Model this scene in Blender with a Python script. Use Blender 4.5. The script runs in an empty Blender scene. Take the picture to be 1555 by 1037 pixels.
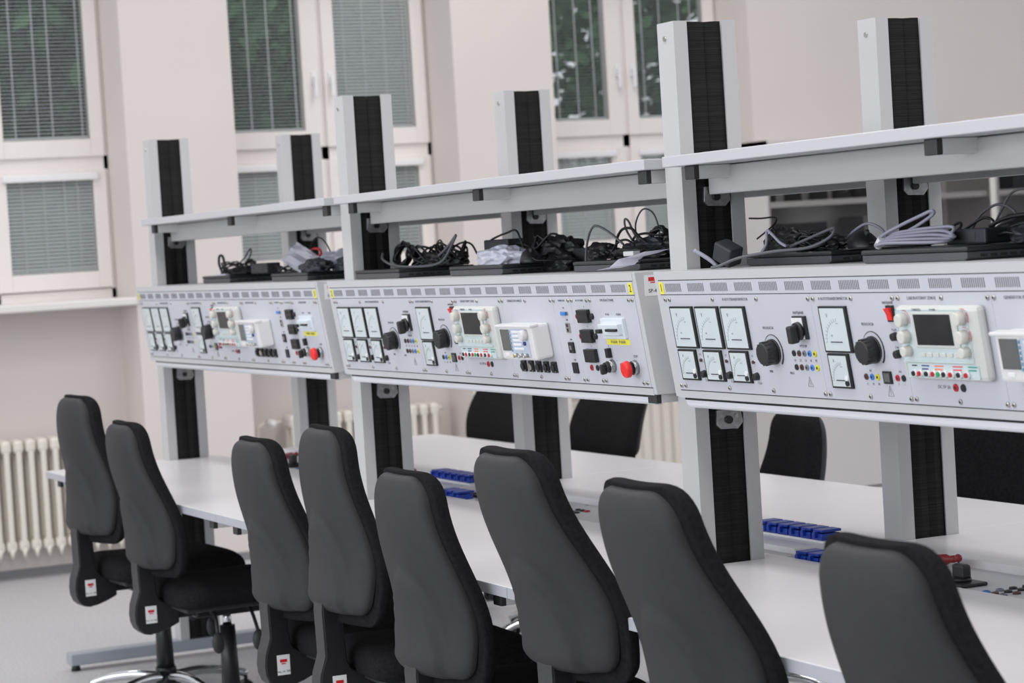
import bpy, bmesh, math, random
from mathutils import Vector, Matrix, noise

C = bpy.context.scene.collection
PI = math.pi
L = 2.0357            # pitch of the tables along the row

# ------------------------------------------------------------------ materials
def mat(name, col, rough=.5, metal=0., var=.04, scale=30., bump=0., bscale=200., trans=0., emit=0., spec=.5, alpha=1., coat=0.):
    m = bpy.data.materials.new(name); m.use_nodes = True
    nt = m.node_tree; b = nt.nodes['Principled BSDF']
    b.inputs['Roughness'].default_value = rough
    b.inputs['Metallic'].default_value = metal
    b.inputs['Specular IOR Level'].default_value = spec
    b.inputs['Transmission Weight'].default_value = trans
    b.inputs['Alpha'].default_value = alpha
    b.inputs['Coat Weight'].default_value = coat
    tc = nt.nodes.new('ShaderNodeTexCoord')
    n = nt.nodes.new('ShaderNodeTexNoise'); n.inputs['Scale'].default_value = scale; n.inputs['Detail'].default_value = 3
    nt.links.new(tc.outputs['Object'], n.inputs['Vector'])
    r = nt.nodes.new('ShaderNodeValToRGB')
    r.color_ramp.elements[0].position = .3; r.color_ramp.elements[1].position = .7
    r.color_ramp.elements[0].color = (*[max(0, c * (1 - var)) for c in col], 1)
    r.color_ramp.elements[1].color = (*[min(1, c * (1 + var)) for c in col], 1)
    nt.links.new(n.outputs['Fac'], r.inputs['Fac'])
    nt.links.new(r.outputs['Color'], b.inputs['Base Color'])
    if emit:
        nt.links.new(r.outputs['Color'], b.inputs['Emission Color']); b.inputs['Emission Strength'].default_value = emit
    if bump:
        n2 = nt.nodes.new('ShaderNodeTexNoise'); n2.inputs['Scale'].default_value = bscale; n2.inputs['Detail'].default_value = 4
        nt.links.new(tc.outputs['Object'], n2.inputs['Vector'])
        bp = nt.nodes.new('ShaderNodeBump'); bp.inputs['Strength'].default_value = bump; bp.inputs['Distance'].default_value = .003
        nt.links.new(n2.outputs['Fac'], bp.inputs['Height']); nt.links.new(bp.outputs['Normal'], b.inputs['Normal'])
    return m

def S(r, g, b):       # sRGB 0-255 to linear
    f = lambda c: (c / 255 / 12.92) if c / 255 <= .04045 else ((c / 255 + .055) / 1.055) ** 2.4
    return (f(r), f(g), f(b))

M = {}
M['wall'] = mat('wall_paint', S(216, 208, 204), .9, var=.015, scale=2, bump=.12, bscale=60)
M['winframe'] = mat('window_frame_white', S(232, 226, 223), .45, var=.01)
M['sill'] = mat('sill_white', S(224, 219, 217), .4, var=.01)
M['post'] = mat('post_powder_coat', S(188, 188, 189), .42, var=.012, scale=4)
M['shelf'] = mat('shelf_laminate', S(190, 189, 194), .4, var=.012, scale=4)
M['beam'] = mat('beam_grey', S(176, 177, 177), .45, var=.015, scale=5)
M['desk'] = mat('desk_laminate', S(226, 224, 226), .28, var=.012, scale=5, bump=.02, bscale=400)
M['edge'] = mat('desk_edge', S(172, 174, 181), .4, var=.01)
M['console'] = mat('console_coat', S(196, 196, 199), .42, var=.012, scale=6)
M['panel'] = mat('panel_aluminium_white', S(196, 198, 206), .38, var=.01, scale=6)
M['arm'] = mat('arm_light_grey', S(214, 214, 214), .4, var=.01)
M['foot'] = mat('foot_grey', S(158, 163, 172), .45, var=.02)
M['black'] = mat('black_plastic', (.012, .012, .013), .4, var=.2)
M['knob'] = mat('knob_black', (.018, .018, .02), .45, var=.15)
M['cap'] = mat('cap_dark_grey', S(48, 48, 50), .5, var=.05)
M['meterframe'] = mat('meter_bezel_black', (.01, .01, .012), .35, var=.1)
M['dial'] = mat('meter_face', S(205, 214, 216), .25, var=.03, scale=12)
M['ink'] = mat('printed_ink', S(104, 104, 110), .6)
M['scaleink'] = mat('scale_print', S(138, 144, 150), .6)
M['dark_ink'] = mat('dark_ink', (.02, .02, .022), .6)
M['screw'] = mat('screw_nickel', S(186, 183, 177), .28, metal=.9, var=.1)
M['chrome'] = mat('chrome', (.75, .76, .78), .1, metal=1., var=.03)
M['steel'] = mat('zinc_steel', (.36, .36, .37), .3, metal=.85, var=.25, scale=60)
M['red'] = mat('red_plastic', S(205, 30, 38), .35, var=.05)
M['redbright'] = mat('emergency_red', S(238, 42, 40), .4, var=.03)
M['dkred'] = mat('dark_red_grip', S(140, 38, 42), .45)
M['blue'] = mat('socket_blue', S(28, 62, 165), .38, var=.1)
M['softblue'] = mat('soft_key_blue', S(120, 165, 195), .4)
M['cbwhite'] = mat('breaker_body', S(214, 221, 228), .4)
M['bluejack'] = mat('jack_blue', S(60, 130, 215), .4)
M['yellow'] = mat('yellow_tape', S(236, 226, 70), .5, var=.04)
M['jyellow'] = mat('jack_yellow', S(215, 205, 40), .4)
M['brown'] = mat('jack_brown', S(88, 50, 44), .4)
M['grey'] = mat('jack_grey', S(125, 128, 140), .4)
M['jred'] = mat('jack_red', S(190, 25, 35), .4)
M['green'] = mat('jack_green', S(30, 160, 95), .4)
M['orange'] = mat('print_orange', S(240, 120, 80), .5)
M['teal'] = mat('print_teal', S(40, 150, 130), .5)
M['pink'] = mat('print_red', S(225, 70, 85), .5)
M['navy'] = mat('print_navy', S(50, 65, 130), .5)
M['psu'] = mat('supply_cream_case', S(205, 207, 202), .4, var=.015)
M['psuface'] = mat('supply_face', S(203, 216, 218), .4, var=.02)
M['gen'] = mat('generator_white_case', S(222, 220, 220), .35, var=.01)
M['genface'] = mat('generator_face', S(190, 200, 215), .4, var=.05)
M['screen'] = mat('lcd_dark', (.012, .012, .013), .3, var=.4, scale=25)
M['screen2'] = mat('lcd_grey', S(92, 92, 92), .15, var=.05)
M['knobcream'] = mat('knob_cream', S(212, 210, 202), .45, var=.02)
M['white'] = mat('white_plastic', S(232, 232, 234), .4, var=.01)
M['lamp'] = mat('lamp_diffuser', S(226, 228, 234), .25, var=.01)
M['fabric'] = mat('chair_black_fabric', (.013, .013, .014), .95, var=.3, scale=120, bump=.5, bscale=900, spec=.12)
M['shell'] = mat('chair_grey_shell', S(43, 43, 46), .55, var=.1, scale=60, bump=.3, bscale=1200, spec=.35)
M['cover'] = mat('chair_spine_plastic', S(50, 50, 52), .5, var=.06, spec=.4)
M['laptop'] = mat('laptop_lid', S(40, 41, 44), .35, var=.1)
M['laptopside'] = mat('laptop_base', S(70, 71, 77), .4, var=.08)
M['cableblk'] = mat('cable_black', (.008, .008, .009), .45, var=.2)
M['cablegrey'] = mat('cable_grey', S(152, 152, 168), .5, var=.05)
M['cabledk'] = mat('cable_dark_grey', S(92, 92, 98), .5, var=.05)
M['brick'] = mat('adapter_black', S(40, 42, 50), .5, var=.1)
M['paper'] = mat('paper_white', S(228, 228, 238), .7, var=.02)
M['bag'] = mat('plastic_bag', S(214, 216, 230), .3, var=.1, scale=40, trans=.15)
M['rad'] = mat('radiator_enamel', S(222, 216, 206), .35, var=.02)
M['cab'] = mat('cabinet_grey', S(204, 199, 199), .5, var=.01)
M['cabin'] = mat('cabinet_inside', S(228, 226, 225), .7, var=.03)
M['cabwhite'] = mat('cabinet_shelf', S(222, 218, 214), .5, var=.01)
M['jar'] = mat('dark_instrument', S(48, 46, 46), .3, var=.3)
M['jarbrown'] = mat('brown_model', S(120, 88, 72), .5, var=.2)
M['leaf'] = mat('leaf_green', (.075, .17, .075), .7, var=.6, scale=1.2)
M['bark'] = mat('bark', (.06, .045, .03), .9, var=.3)
M['hill'] = mat('hedge_dark', (.022, .045, .024), .95, var=.8, scale=1.5)
M['base'] = mat('baseboard_grey', S(128, 128, 132), .6, var=.03)
M['slat'] = mat('blind_slat', S(236, 238, 238), .45, var=.01)
M['cord'] = mat('blind_cord', S(225, 225, 225), .7)
M['copper'] = mat('orange_print', S(240, 110, 60), .5)

def glass(name, tint, rough=0., mixf=.92):
    m = bpy.data.materials.new(name); m.use_nodes = True
    nt = m.node_tree; nt.nodes.clear()
    o = nt.nodes.new('ShaderNodeOutputMaterial'); mx = nt.nodes.new('ShaderNodeMixShader')
    t = nt.nodes.new('ShaderNodeBsdfTransparent'); t.inputs[0].default_value = (*tint, 1)
    g = nt.nodes.new('ShaderNodeBsdfGlossy'); g.inputs['Roughness'].default_value = .02
    f = nt.nodes.new('ShaderNodeFresnel'); f.inputs[0].default_value = 1.45
    nt.links.new(f.outputs[0], mx.inputs[0]); nt.links.new(t.outputs[0], mx.inputs[1]); nt.links.new(g.outputs[0], mx.inputs[2])
    nt.links.new(mx.outputs[0], o.inputs[0]); return m
M['glass'] = glass('window_glass', (.92, .95, .95))
M['cabglass'] = glass('cabinet_glass', (.93, .93, .93))

# brush strip: fine horizontal bristles
def brush_mat():
    m = bpy.data.materials.new('brush_bristles'); m.use_nodes = True
    nt = m.node_tree; b = nt.nodes['Principled BSDF']; b.inputs['Roughness'].default_value = .75; b.inputs['Specular IOR Level'].default_value = .25
    tc = nt.nodes.new('ShaderNodeTexCoord'); mp = nt.nodes.new('ShaderNodeMapping'); mp.inputs['Scale'].default_value = (4, 4, 420)
    n = nt.nodes.new('ShaderNodeTexNoise'); n.inputs['Scale'].default_value = 1.; n.inputs['Detail'].default_value = 2
    nt.links.new(tc.outputs['Object'], mp.inputs[0]); nt.links.new(mp.outputs[0], n.inputs['Vector'])
    r = nt.nodes.new('ShaderNodeValToRGB'); r.color_ramp.elements[0].position = .35; r.color_ramp.elements[1].position = .75
    r.color_ramp.elements[0].color = (.006, .006, .006, 1); r.color_ramp.elements[1].color = (.018, .0175, .017, 1)
    nt.links.new(n.outputs['Fac'], r.inputs[0]); nt.links.new(r.outputs[0], b.inputs['Base Color'])
    bp = nt.nodes.new('ShaderNodeBump'); bp.inputs['Strength'].default_value = .8; bp.inputs['Distance'].default_value = .002
    nt.links.new(n.outputs['Fac'], bp.inputs['Height']); nt.links.new(bp.outputs[0], b.inputs['Normal'])
    return m
M['brush'] = brush_mat()

def floor_mat():
    m = bpy.data.materials.new('floor_vinyl'); m.use_nodes = True
    nt = m.node_tree; b = nt.nodes['Principled BSDF']; b.inputs['Roughness'].default_value = .38
    tc = nt.nodes.new('ShaderNodeTexCoord'); v = nt.nodes.new('ShaderNodeTexNoise'); v.inputs['Scale'].default_value = 90; v.inputs['Detail'].default_value = 5
    nt.links.new(tc.outputs['Object'], v.inputs['Vector'])
    r = nt.nodes.new('ShaderNodeValToRGB'); r.color_ramp.elements[0].position = .35; r.color_ramp.elements[1].position = .65
    r.color_ramp.elements[0].color = (*S(172, 172, 176), 1); r.color_ramp.elements[1].color = (*S(198, 197, 199), 1)
    nt.links.new(v.outputs['Fac'], r.inputs[0]); nt.links.new(r.outputs[0], b.inputs['Base Color'])
    return m
M['floor'] = floor_mat()

# ------------------------------------------------------------------ mesh builder
class MB:
    def __init__(s, xf=None):
        s.bm = bmesh.new(); s.xf = xf; s.mats = []; s.cur = 0
    def m(s, material):
        if material not in s.mats: s.mats.append(material)
        s.cur = s.mats.index(material); return s
    def _add(s, bm2, smooth=False):
        for f in bm2.faces: f.material_index = s.cur; f.smooth = smooth
        me = bpy.data.meshes.new('t'); bm2.to_mesh(me); bm2.free(); s.bm.from_mesh(me); bpy.data.meshes.remove(me); return s
    def box(s, x0, x1, y0, y1, z0, z1, bev=0., rot=None, seg=2):
        b = bmesh.new(); bmesh.ops.create_cube(b, size=1)
        bmesh.ops.scale(b, vec=(abs(x1 - x0), abs(y1 - y0), abs(z1 - z0)), verts=b.verts)
        if bev: bmesh.ops.bevel(b, geom=list(b.edges), offset=bev, segments=seg, affect='EDGES', profile=.5)
        if rot: bmesh.ops.transform(b, matrix=rot.to_4x4(), verts=b.verts)
        bmesh.ops.translate(b, vec=((x0 + x1) / 2, (y0 + y1) / 2, (z0 + z1) / 2), verts=b.verts)
        return s._add(b, False)
    def cyl(s, p0, p1, r0, r1=None, seg=20, bev=0.):
        p0, p1 = Vector(p0), Vector(p1); d = p1 - p0; r1 = r0 if r1 is None else r1
        b = bmesh.new(); bmesh.ops.create_cone(b, cap_ends=True, segments=seg, radius1=r0, radius2=r1, depth=d.length)
        if bev:
            es = [e for e in b.edges if all(abs(v.co.z - d.length / 2) < 1e-6 for v in e.verts)]
            bmesh.ops.bevel(b, geom=es, offset=bev, segments=2, affect='EDGES', profile=.5)
        q = Vector((0, 0, 1)).rotation_difference(d.normalized())
        bmesh.ops.transform(b, matrix=Matrix.Translation((p0 + p1) / 2) @ q.to_matrix().to_4x4(), verts=b.verts)
        for f in b.faces: f.smooth = len(f.verts) == 4
        sm = [f.smooth for f in b.faces]
        for f in b.faces: f.material_index = s.cur
        me = bpy.data.meshes.new('t'); b.to_mesh(me); b.free(); s.bm.from_mesh(me); bpy.data.meshes.remove(me); return s
    def sph(s, c, r, sc=(1, 1, 1), u=16, v=10):
        b = bmesh.new(); bmesh.ops.create_uvsphere(b, u_segments=u, v_segments=v, radius=r)
        bmesh.ops.scale(b, vec=sc, verts=b.verts); bmesh.ops.translate(b, vec=c, verts=b.verts); return s._add(b, True)
    def prism(s, pts, axis, a, bb, bev=0.):      # closed polygon in the two other axes extruded along axis
        b = bmesh.new(); n = len(pts)
        def P(p, t):
            return {'x': (t, p[0], p[1]), 'y': (p[0], t, p[1]), 'z': (p[0], p[1], t)}[axis]
        v0 = [b.verts.new(P(p, a)) for p in pts]; v1 = [b.verts.new(P(p, bb)) for p in pts]
        b.faces.new(v0); b.faces.new(v1)
        for i in range(n): b.faces.new((v0[i], v0[(i + 1) % n], v1[(i + 1) % n], v1[i]))
        bmesh.ops.recalc_face_normals(b, faces=b.faces)
        if bev: bmesh.ops.bevel(b, geom=list(b.edges), offset=bev, segments=2, affect='EDGES', profile=.5)
        return s._add(b, False)
    def tube(s, pts, r, seg=8, smooth=4, closed=False):
        P = catmull(pts, smooth) if smooth > 1 else [Vector(p) for p in pts]
        b = bmesh.new(); rings = []; up = None
        for i, p in enumerate(P):
            t = (P[min(i + 1, len(P) - 1)] - P[max(i - 1, 0)])
            if t.length < 1e-9: t = Vector((0, 0, 1))
            t.normalize()
            if up is None: up = t.orthogonal().normalized()
            up = (up - t * up.dot(t)); up = up.normalized() if up.length > 1e-6 else t.orthogonal().normalized()
            w = t.cross(up); rr = r[i * (len(r) - 1) // max(1, len(P) - 1)] if isinstance(r, (list, tuple)) else r
            rings.append([b.verts.new(p + (up * math.cos(2 * PI * k / seg) + w * math.sin(2 * PI * k / seg)) * rr) for k in range(seg)])
        for i in range(len(rings) - 1):
            for k in range(seg): b.faces.new((rings[i][k], rings[i][(k + 1) % seg], rings[i + 1][(k + 1) % seg], rings[i + 1][k]))
        b.faces.new(rings[0][::-1]); b.faces.new(rings[-1])
        bmesh.ops.recalc_face_normals(b, faces=b.faces)
        return s._add(b, True)
    def text(s, txt, u, w, n, size, align='CENTER', depth=.0003, xs=1.):
        cu = bpy.data.curves.new('t', 'FONT'); cu.body = txt; cu.size = size; cu.align_x = align; cu.align_y = 'CENTER'; cu.extrude = depth; cu.resolution_u = 2
        o = bpy.data.objects.new('t', cu); C.objects.link(o); bpy.context.view_layer.update()
        me = bpy.data.meshes.new_from_object(o.evaluated_get(bpy.context.evaluated_depsgraph_get()))
        bpy.data.objects.remove(o); bpy.data.curves.remove(cu)
        b = bmesh.new(); b.from_mesh(me); bpy.data.meshes.remove(me)
        bmesh.ops.scale(b, vec=(xs, 1, 1), verts=b.verts); bmesh.ops.translate(b, vec=(u, w, n), verts=b.verts)
        return s._add(b)
    def build(s, name, material=None, parent=None, loc=None, kind=None):
        if s.xf is not None: bmesh.ops.transform(s.bm, matrix=s.xf, verts=s.bm.verts)
        me = bpy.data.meshes.new(name); s.bm.to_mesh(me); s.bm.free()
        for x in (s.mats or [material]): me.materials.append(x)
        o = bpy.data.objects.new(name, me); C.objects.link(o)
        if parent is not None: o.parent = parent
        if loc is not None: o.location = loc
        if kind: o['kind'] = kind
        return o

def catmull(pts, n):
    P = [Vector(p) for p in pts]; out = []
    for i in range(len(P) - 1):
        p0, p1, p2, p3 = P[max(i - 1, 0)], P[i], P[i + 1], P[min(i + 2, len(P) - 1)]
        for k in range(n):
            t = k / n
            out.append(.5 * ((2 * p1) + (p2 - p0) * t + (2 * p0 - 5 * p1 + 4 * p2 - p3) * t * t + (3 * p1 - p0 - 3 * p2 + p3) * t ** 3))
    out.append(P[-1]); return out

def tag(o, label, cat, group=None, kind=None):
    o['label'] = label; o['category'] = cat
    if group: o['group'] = group
    if kind: o['kind'] = kind
    return o
def thing(name, label, cat, loc=(0, 0, 0), rz=0., group=None):
    o = bpy.data.objects.new(name, None); C.objects.link(o); o.location = loc; o.rotation_euler = (0, 0, rz); o.empty_display_size = .05
    return tag(o, label, cat, group)
KIDS = {}
def kids(o): return [c for c in bpy.data.objects if c.parent == o]
def copy_tree(o, parent=None, table=None):
    table = table if table is not None else children_table()
    c = o.copy(); C.objects.link(c); c.parent = parent
    for ch in table.get(o.name, []): copy_tree(ch, c, table)
    return c
def children_table():
    t = {}
    for o in bpy.data.objects:
        if o.parent: t.setdefault(o.parent.name, []).append(o)
    return t
def struct(o, label=None, cat=None):
    o['kind'] = 'structure'
    if label: o['label'] = label; o['category'] = cat or 'wall'
    return o
def box_obj(name, mt, a, parent=None, bev=0.): return MB().box(*a, bev=bev).build(name, mt, parent)

# ------------------------------------------------------------------ the room
WX = -6.94            # plane of the window frames
PX = -6.59            # face of the piers
struct(box_obj('floor', M['floor'], (-7.1, 7.5, -5.5, 9.5, -.1, 0)), 'light grey speckled vinyl floor of the laboratory', 'floor')
NX = -6.90
centers = [-1.70, .06, 1.815, 3.58]
HW = .6
piers = MB()
edges = [-3.2] + [e for c in centers for e in (c - HW, c + HW)] + [9.4]
for i in range(0, len(edges), 2):
    a = edges[i]; b = edges[i + 1] if i + 1 < len(edges) else 9.4
    piers.box(-7.1, PX, a, b, 0, 3.3)
for c in centers:
    piers.box(-7.1, NX, c - HW, c + HW, 0, 1.30)
    piers.box(-7.1, PX, c - HW, c + HW, 3.16, 3.3)
struct(piers.build('wall_back', M['wall']), 'cream painted window wall with deep window niches', 'wall')
bb = MB()
for i in range(0, len(edges), 2):
    a = edges[i]; b = edges[i + 1]
    bb.box(PX, PX + .008, a, b, 0, .04)
for c in centers: bb.box(NX, NX + .01, c - HW + .001, c + HW - .001, 0, .04)
struct(bb.build('baseboard_back', M['base']), 'thin grey baseboard strip along the window wall', 'baseboard')

def make_blind(par, y0, y1, z0, z1, tilt, x, ncord=4, seed=0):
    b = MB(); n = int((z1 - z0) / .018); hw = .0085
    cs, sn = math.cos(tilt) * hw, math.sin(tilt) * hw
    for i in range(n):
        z = z1 - .012 - i * .018
        bm = b.bm
        v = [bm.verts.new(p) for p in ((x - cs, y0, z + sn), (x - cs, y1, z + sn), (x, y1, z + .0012), (x + cs, y1, z - sn), (x + cs, y0, z - sn), (x, y0, z + .0012))]
        bm.faces.new((v[0], v[1], v[2], v[5])); bm.faces.new((v[5], v[2], v[3], v[4]))
    rnd = random.Random(seed)
    b.m(M['slat'])
    for f in b.bm.faces: f.material_index = 0
    o = b.build('blind', M['slat'], par)
    c = MB()
    for k in range(ncord):
        y = y0 + (y1 - y0) * ((k + .5) / ncord + rnd.uniform(-.06, .06))
        c.box(x + .009, x + .011, y - .0035, y + .0035, z0, z1)
    c.box(x - .008, x + .008, y0, y1, z0, z0 + .012)
    c.build('ladder_cord', M['cord'], o)
    return o

ORD = ['leftmost window of the wall, cut by the left picture edge', 'tall white window with four blinds, behind the left posts', 'tall white window behind the middle posts with trees showing through its blinds']
def make_window(idx, cy, tilts, label):
    w = thing('window_%d' % idx, label, 'window', (0, 0, 0)); w['kind'] = 'structure'
    f = MB(); x0, x1 = WX - .05, WX
    y0, y1 = cy - HW + .002, cy + HW - .002
    f.box(x0, x1, y0, y0 + .02, 1.3, 3.16); f.box(x0, x1, y1 - .02, y1, 1.3, 3.16)
    f.box(x0, x1, y0, y1, 1.3, 1.385); f.box(x0, x1, y0, y1, 3.1, 3.16)
    f.box(x0, x1, y0, y1, 1.978, 2.046); f.box(x0, x1, cy - .02, cy + .02, 1.3, 3.16)
    for (a, b, c, d) in ((y0, cy - .54, 1.3, 3.16), (cy + .52, y1, 1.3, 3.16), (cy - .1, cy + .075, 1.3, 3.16), (y0, y1, 1.3, 1.47), (y0, y1, 1.93, 2.125), (y0, y1, 3.045, 3.16)):
        f.box(WX - .055, WX - .031, a, b, c, d)
    f.build('window_frame', M['winframe'], w)
    k = 0
    for s in (-1, 1):
        for (za, zb, gz0, gz1) in ((1.39, 1.98, 1.475, 1.925), (2.043, 3.1, 2.13, 3.04)):
            a, b = (cy - HW + .02, cy - .012) if s < 0 else (cy + .012, cy + HW - .02)
            ga, gb = (cy - .535, cy - .105) if s < 0 else (cy + .08, cy + .515)
            m = MB()
            xx0, xx1 = WX - .03, WX + .02
            m.box(xx0, xx1, a, ga, za, zb, bev=.003); m.box(xx0, xx1, gb, b, za, zb, bev=.003)
            m.box(xx0, xx1, ga, gb, za, gz0, bev=.003); m.box(xx0, xx1, ga, gb, gz1, zb, bev=.003)
            sash = m.build('sash', M['winframe'], w)
            g = MB(); q_ = [g.bm.verts.new(p_) for p_ in ((WX + .003, ga, gz0), (WX + .003, gb, gz0), (WX + .003, gb, gz1), (WX + .003, ga, gz1))]; g.bm.faces.new(q_); g.build('pane', M['glass'], sash)
            t = tilts[k]; k += 1
            make_blind(w, ga + .004, gb - .004, gz0 + .003, gz1, t, WX - .014, 4, idx * 10 + k)
            if za < 1.5:
                MB().box(WX + .02, WX + .045, ga - .02, gb + .02, gz1 + .002, gz1 + .036, bev=.006).build('blind_headbox', M['white'], w)
            if za > 2:
                hy = cy + s * .047
                h = MB().box(WX + .02, WX + .032, hy - .014, hy + .014, 2.36, 2.43, bev=.004)
                h.box(WX + .03, WX + .055, hy - .009, hy + .009, 2.385, 2.405, bev=.003)
                h.box(WX + .045, WX + .06, hy - .01, hy + .01, 2.30, 2.41, bev=.005)
                h.build('window_handle', M['white'], w)
    # hinges
    for z in (1.5, 1.93, 2.1, 2.6):
        MB().cyl((WX + .01, cy + HW - .03, z - .03), (WX + .01, cy + HW - .03, z + .03), .009, seg=10).build('hinge', M['winframe'], w)
    sl = MB().box(WX, PX + .03, cy - HW + .002, cy + HW - .002, 1.298, 1.338, bev=.008)
    sl.build('window_sill', M['sill'], w)
    return w
r_ = math.radians
make_window(1, centers[0], [r_(50), r_(10), r_(50), r_(10)], 'white window outside the left picture edge')
make_window(2, centers[1], [r_(48), r_(20), r_(50), r_(20)], 'white window left of the whole row of posts, cut by the picture edge, its sill fully visible')
make_window(3, centers[2], [r_(54), r_(16), r_(50), r_(48)], 'white window between the two leftmost wall piers, with its right blind nearly closed')
make_window(4, centers[3], [r_(58), r_(9), r_(58), r_(11)], 'white window behind the middle posts with tree gaps glinting through the blinds')

# ---- outside: ground, dark hedge and trees
struct(MB().box(-30, -7.3, -12, 16, -1.2, -1.0).build('ground', M['hill']), 'dark ground outside behind the windows', 'ground')
rng = random.Random(5)
def leaf_cloud(name, n, cen, rad, size, parent):
    bm = bmesh.new()
    for i in range(n):
        while True:
            d = Vector((rng.uniform(-1, 1), rng.uniform(-1, 1), rng.uniform(-1, 1)))
            if d.length < 1: break
        d = d * (.45 + .55 * rng.random())
        p = Vector((cen[0] + d.x * rad[0], cen[1] + d.y * rad[1], cen[2] + d.z * rad[2]))
        a = Vector((rng.uniform(-1, 1), rng.uniform(-1, 1), rng.uniform(-1, 1))).normalized(); b = a.orthogonal().normalized()
        s = size * rng.uniform(.6, 1.3)
        v = [bm.verts.new(p + a * s), bm.verts.new(p + b * s * .55), bm.verts.new(p - a * s), bm.verts.new(p - b * s * .55)]
        bm.faces.new(v)
    me = bpy.data.meshes.new(name); bm.to_mesh(me); bm.free(); me.materials.append(M['leaf'])
    o = bpy.data.objects.new(name, me); C.objects.link(o); o.parent = parent; return o
hedge = MB()
bm = hedge.bm; NY, NZ = 90, 30
gv = [[bm.verts.new((-19 + .9 * noise.noise(Vector((j * .35, k * .4, 3))), -11 + j * .3, -1.05 + k * (.245 if j < 62 else .115))) for k in range(NZ)] for j in range(NY)]
for j in range(NY - 1):
    for k in range(NZ - 1): bm.faces.new((gv[j][k], gv[j][k + 1], gv[j + 1][k + 1], gv[j + 1][k]))
tag(hedge.build('hedge', M['hill']), 'dark green foliage massed behind the trees outside the windows', 'hedge', kind='stuff')
for (x, y, h, rr, lab) in ((-12.5, 1.55, 4.5, 1.25, 'dark green tree outside, seen through the blinds of the window at the left picture edge'),
                      (-12.5, 4.0, 4.5, 1.25, 'dark green tree outside, seen through the blinds between the two leftmost piers'),
                      (-12.6, 6.5, 4.5, 1.3, 'dark green tree with bright gaps outside, seen through the window behind the middle posts')):
    t = thing('tree', lab, 'tree', (x, y, -1.0), group='trees outside the windows')
    MB().tube([(0, 0, 0), (.05, .03, 1.5), (0, .05, 3.0), (.1, 0, h)], [.16, .12, .08, .05], seg=10).tube([(0, .04, 2.4), (.2, .6, 3.3), (.3, 1.0, 4.0)], [.06, .04, .02]).tube([(0, .04, 2.2), (.1, -.6, 3.2), (.2, -.9, 4.0)], [.06, .04, .02]).build('trunk', M['bark'], t)
    leaf_cloud('foliage', 4600 if y < 5 else 2300, (0, 0, h - .1), (1.2, rr, 1.9), .085, t)

# ------------------------------------------------------------------ radiators
def column_radiator(y0, y1, label, x=-6.80, valve=True):
    t = thing('radiator', label, 'radiator', (x, y0, 0))
    n = int(round((y1 - y0) / .06)); m = MB()
    for i in range(n):
        y = (i + .5) * .06
        for xx in (-.045, .045):
            m.box(xx - .018, xx + .018, y - .0145, y + .0145, .16, .64, bev=.012)
        m.box(-.065, .065, y - .026, y + .026, .615, .685, bev=.02)
        m.box(-.06, .06, y - .026, y + .026, .14, .20, bev=.02)
        m.cyl((.045, y, .16), (.045, y, .105), .017, .004, seg=8)
    m.build('column_body', M['rad'], t)
    if not valve: return t
    p = MB().cyl((0, -.02, .65), (0, -.09, .65), .011, seg=10).tube([(0, -.07, .65), (.0, -.13, .64), (0, -.15, .56), (0, -.15, .0)], .01, seg=8)
    p.build('pipe', M['rad'], t)
    v = MB().cyl((0, -.085, .65), (.06, -.085, .65), .022, .02, seg=16).sph((.06, -.085, .65), .02)
    v.build('valve', M['white'], t)
    MB().cyl((.0, y1 - y0, .65), (.0, y1 - y0 + .03, .65), .014, seg=10).build('end_plug', M['rad'], t)
    return t
column_radiator(-.44, .58, 'cream column radiator under the leftmost window, beside the farthest chair', valve=False)
column_radiator(1.45, 2.29, 'cream column radiator with a side valve, seen beneath the farthest console')
t = thing('panel_radiator', 'cream ribbed panel radiator seen beneath the middle console behind the rear chairs', 'radiator', (-6.80, 3.0, 0))
m = MB(); n = 34; pts = []
for i in range(n + 1):
    y = i * 1.08 / n
    pts += [(.0 + (.012 if i % 2 else 0), y)]
pts += [(-.03, 1.08), (-.03, 0)]
m.prism(pts, 'z', .09, .6); m.build('ribbed_panel', M['rad'], t)
MB().box(-.07, .014, -.004, 1.084, .6, .615).box(-.07, .014, -.006, .0, .08, .615).box(-.07, .014, 1.08, 1.086, .08, .615).build('casing', M['rad'], t)

# ------------------------------------------------------------------ glazed cabinets along the wall
def cabinet(y0, label, seed):
    W = 1.46; t = thing('display_cabinet', label, 'cabinet', (-6.58, y0, 0))
    D = .43; H = 1.945
    m = MB().box(0, D, 0, .02, 0, H).box(0, D, W - .02, W, 0, H).box(0, D, 0, W, H - .025, H).box(0, D, 0, W, 0, .06)
    m.box(0, D - .02, .02, W - .02, 1.235, 1.26)
    m.build('carcass', M['cab'], t)
    MB().box(0, .01, .02, W - .02, .06, H - .02).build('back_panel', M['cabin'], t)
    for z in (1.59,): MB().box(.012, D - .03, .02, W - .02, z, z + .03).build('shelf_board', M['cabwhite'], t)
    for k in range(2):
        a = k * W / 2 + .004; b = (k + 1) * W / 2 - .004
        d = MB().box(D, D + .018, a, b, .07, 1.23, bev=.003).build('door', M['cab'], t)
        MB().cyl((D + .03, b - .06 if k == 0 else a + .06, .95), (D + .03, b - .06 if k == 0 else a + .06, 1.08), .006, seg=8).build('door_handle', M['steel'], d)
        g = MB(); q_ = [g.bm.verts.new(p_) for p_ in ((D + .004, a, 1.26), (D + .004, b, 1.26), (D + .004, b, H - .03), (D + .004, a, H - .03))]; g.bm.faces.new(q_); g.build('glass_door', M['cabglass'], t)
    MB().box(D, D + .02, W - .03, W + .0, 1.24, H, bev=.003).build('upright', M['cabwhite'], t)
    return t
cabinet(3.975, 'grey cabinet with glass upper doors, dark instruments on its shelf, seen under the nearest shelf', 1)
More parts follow.
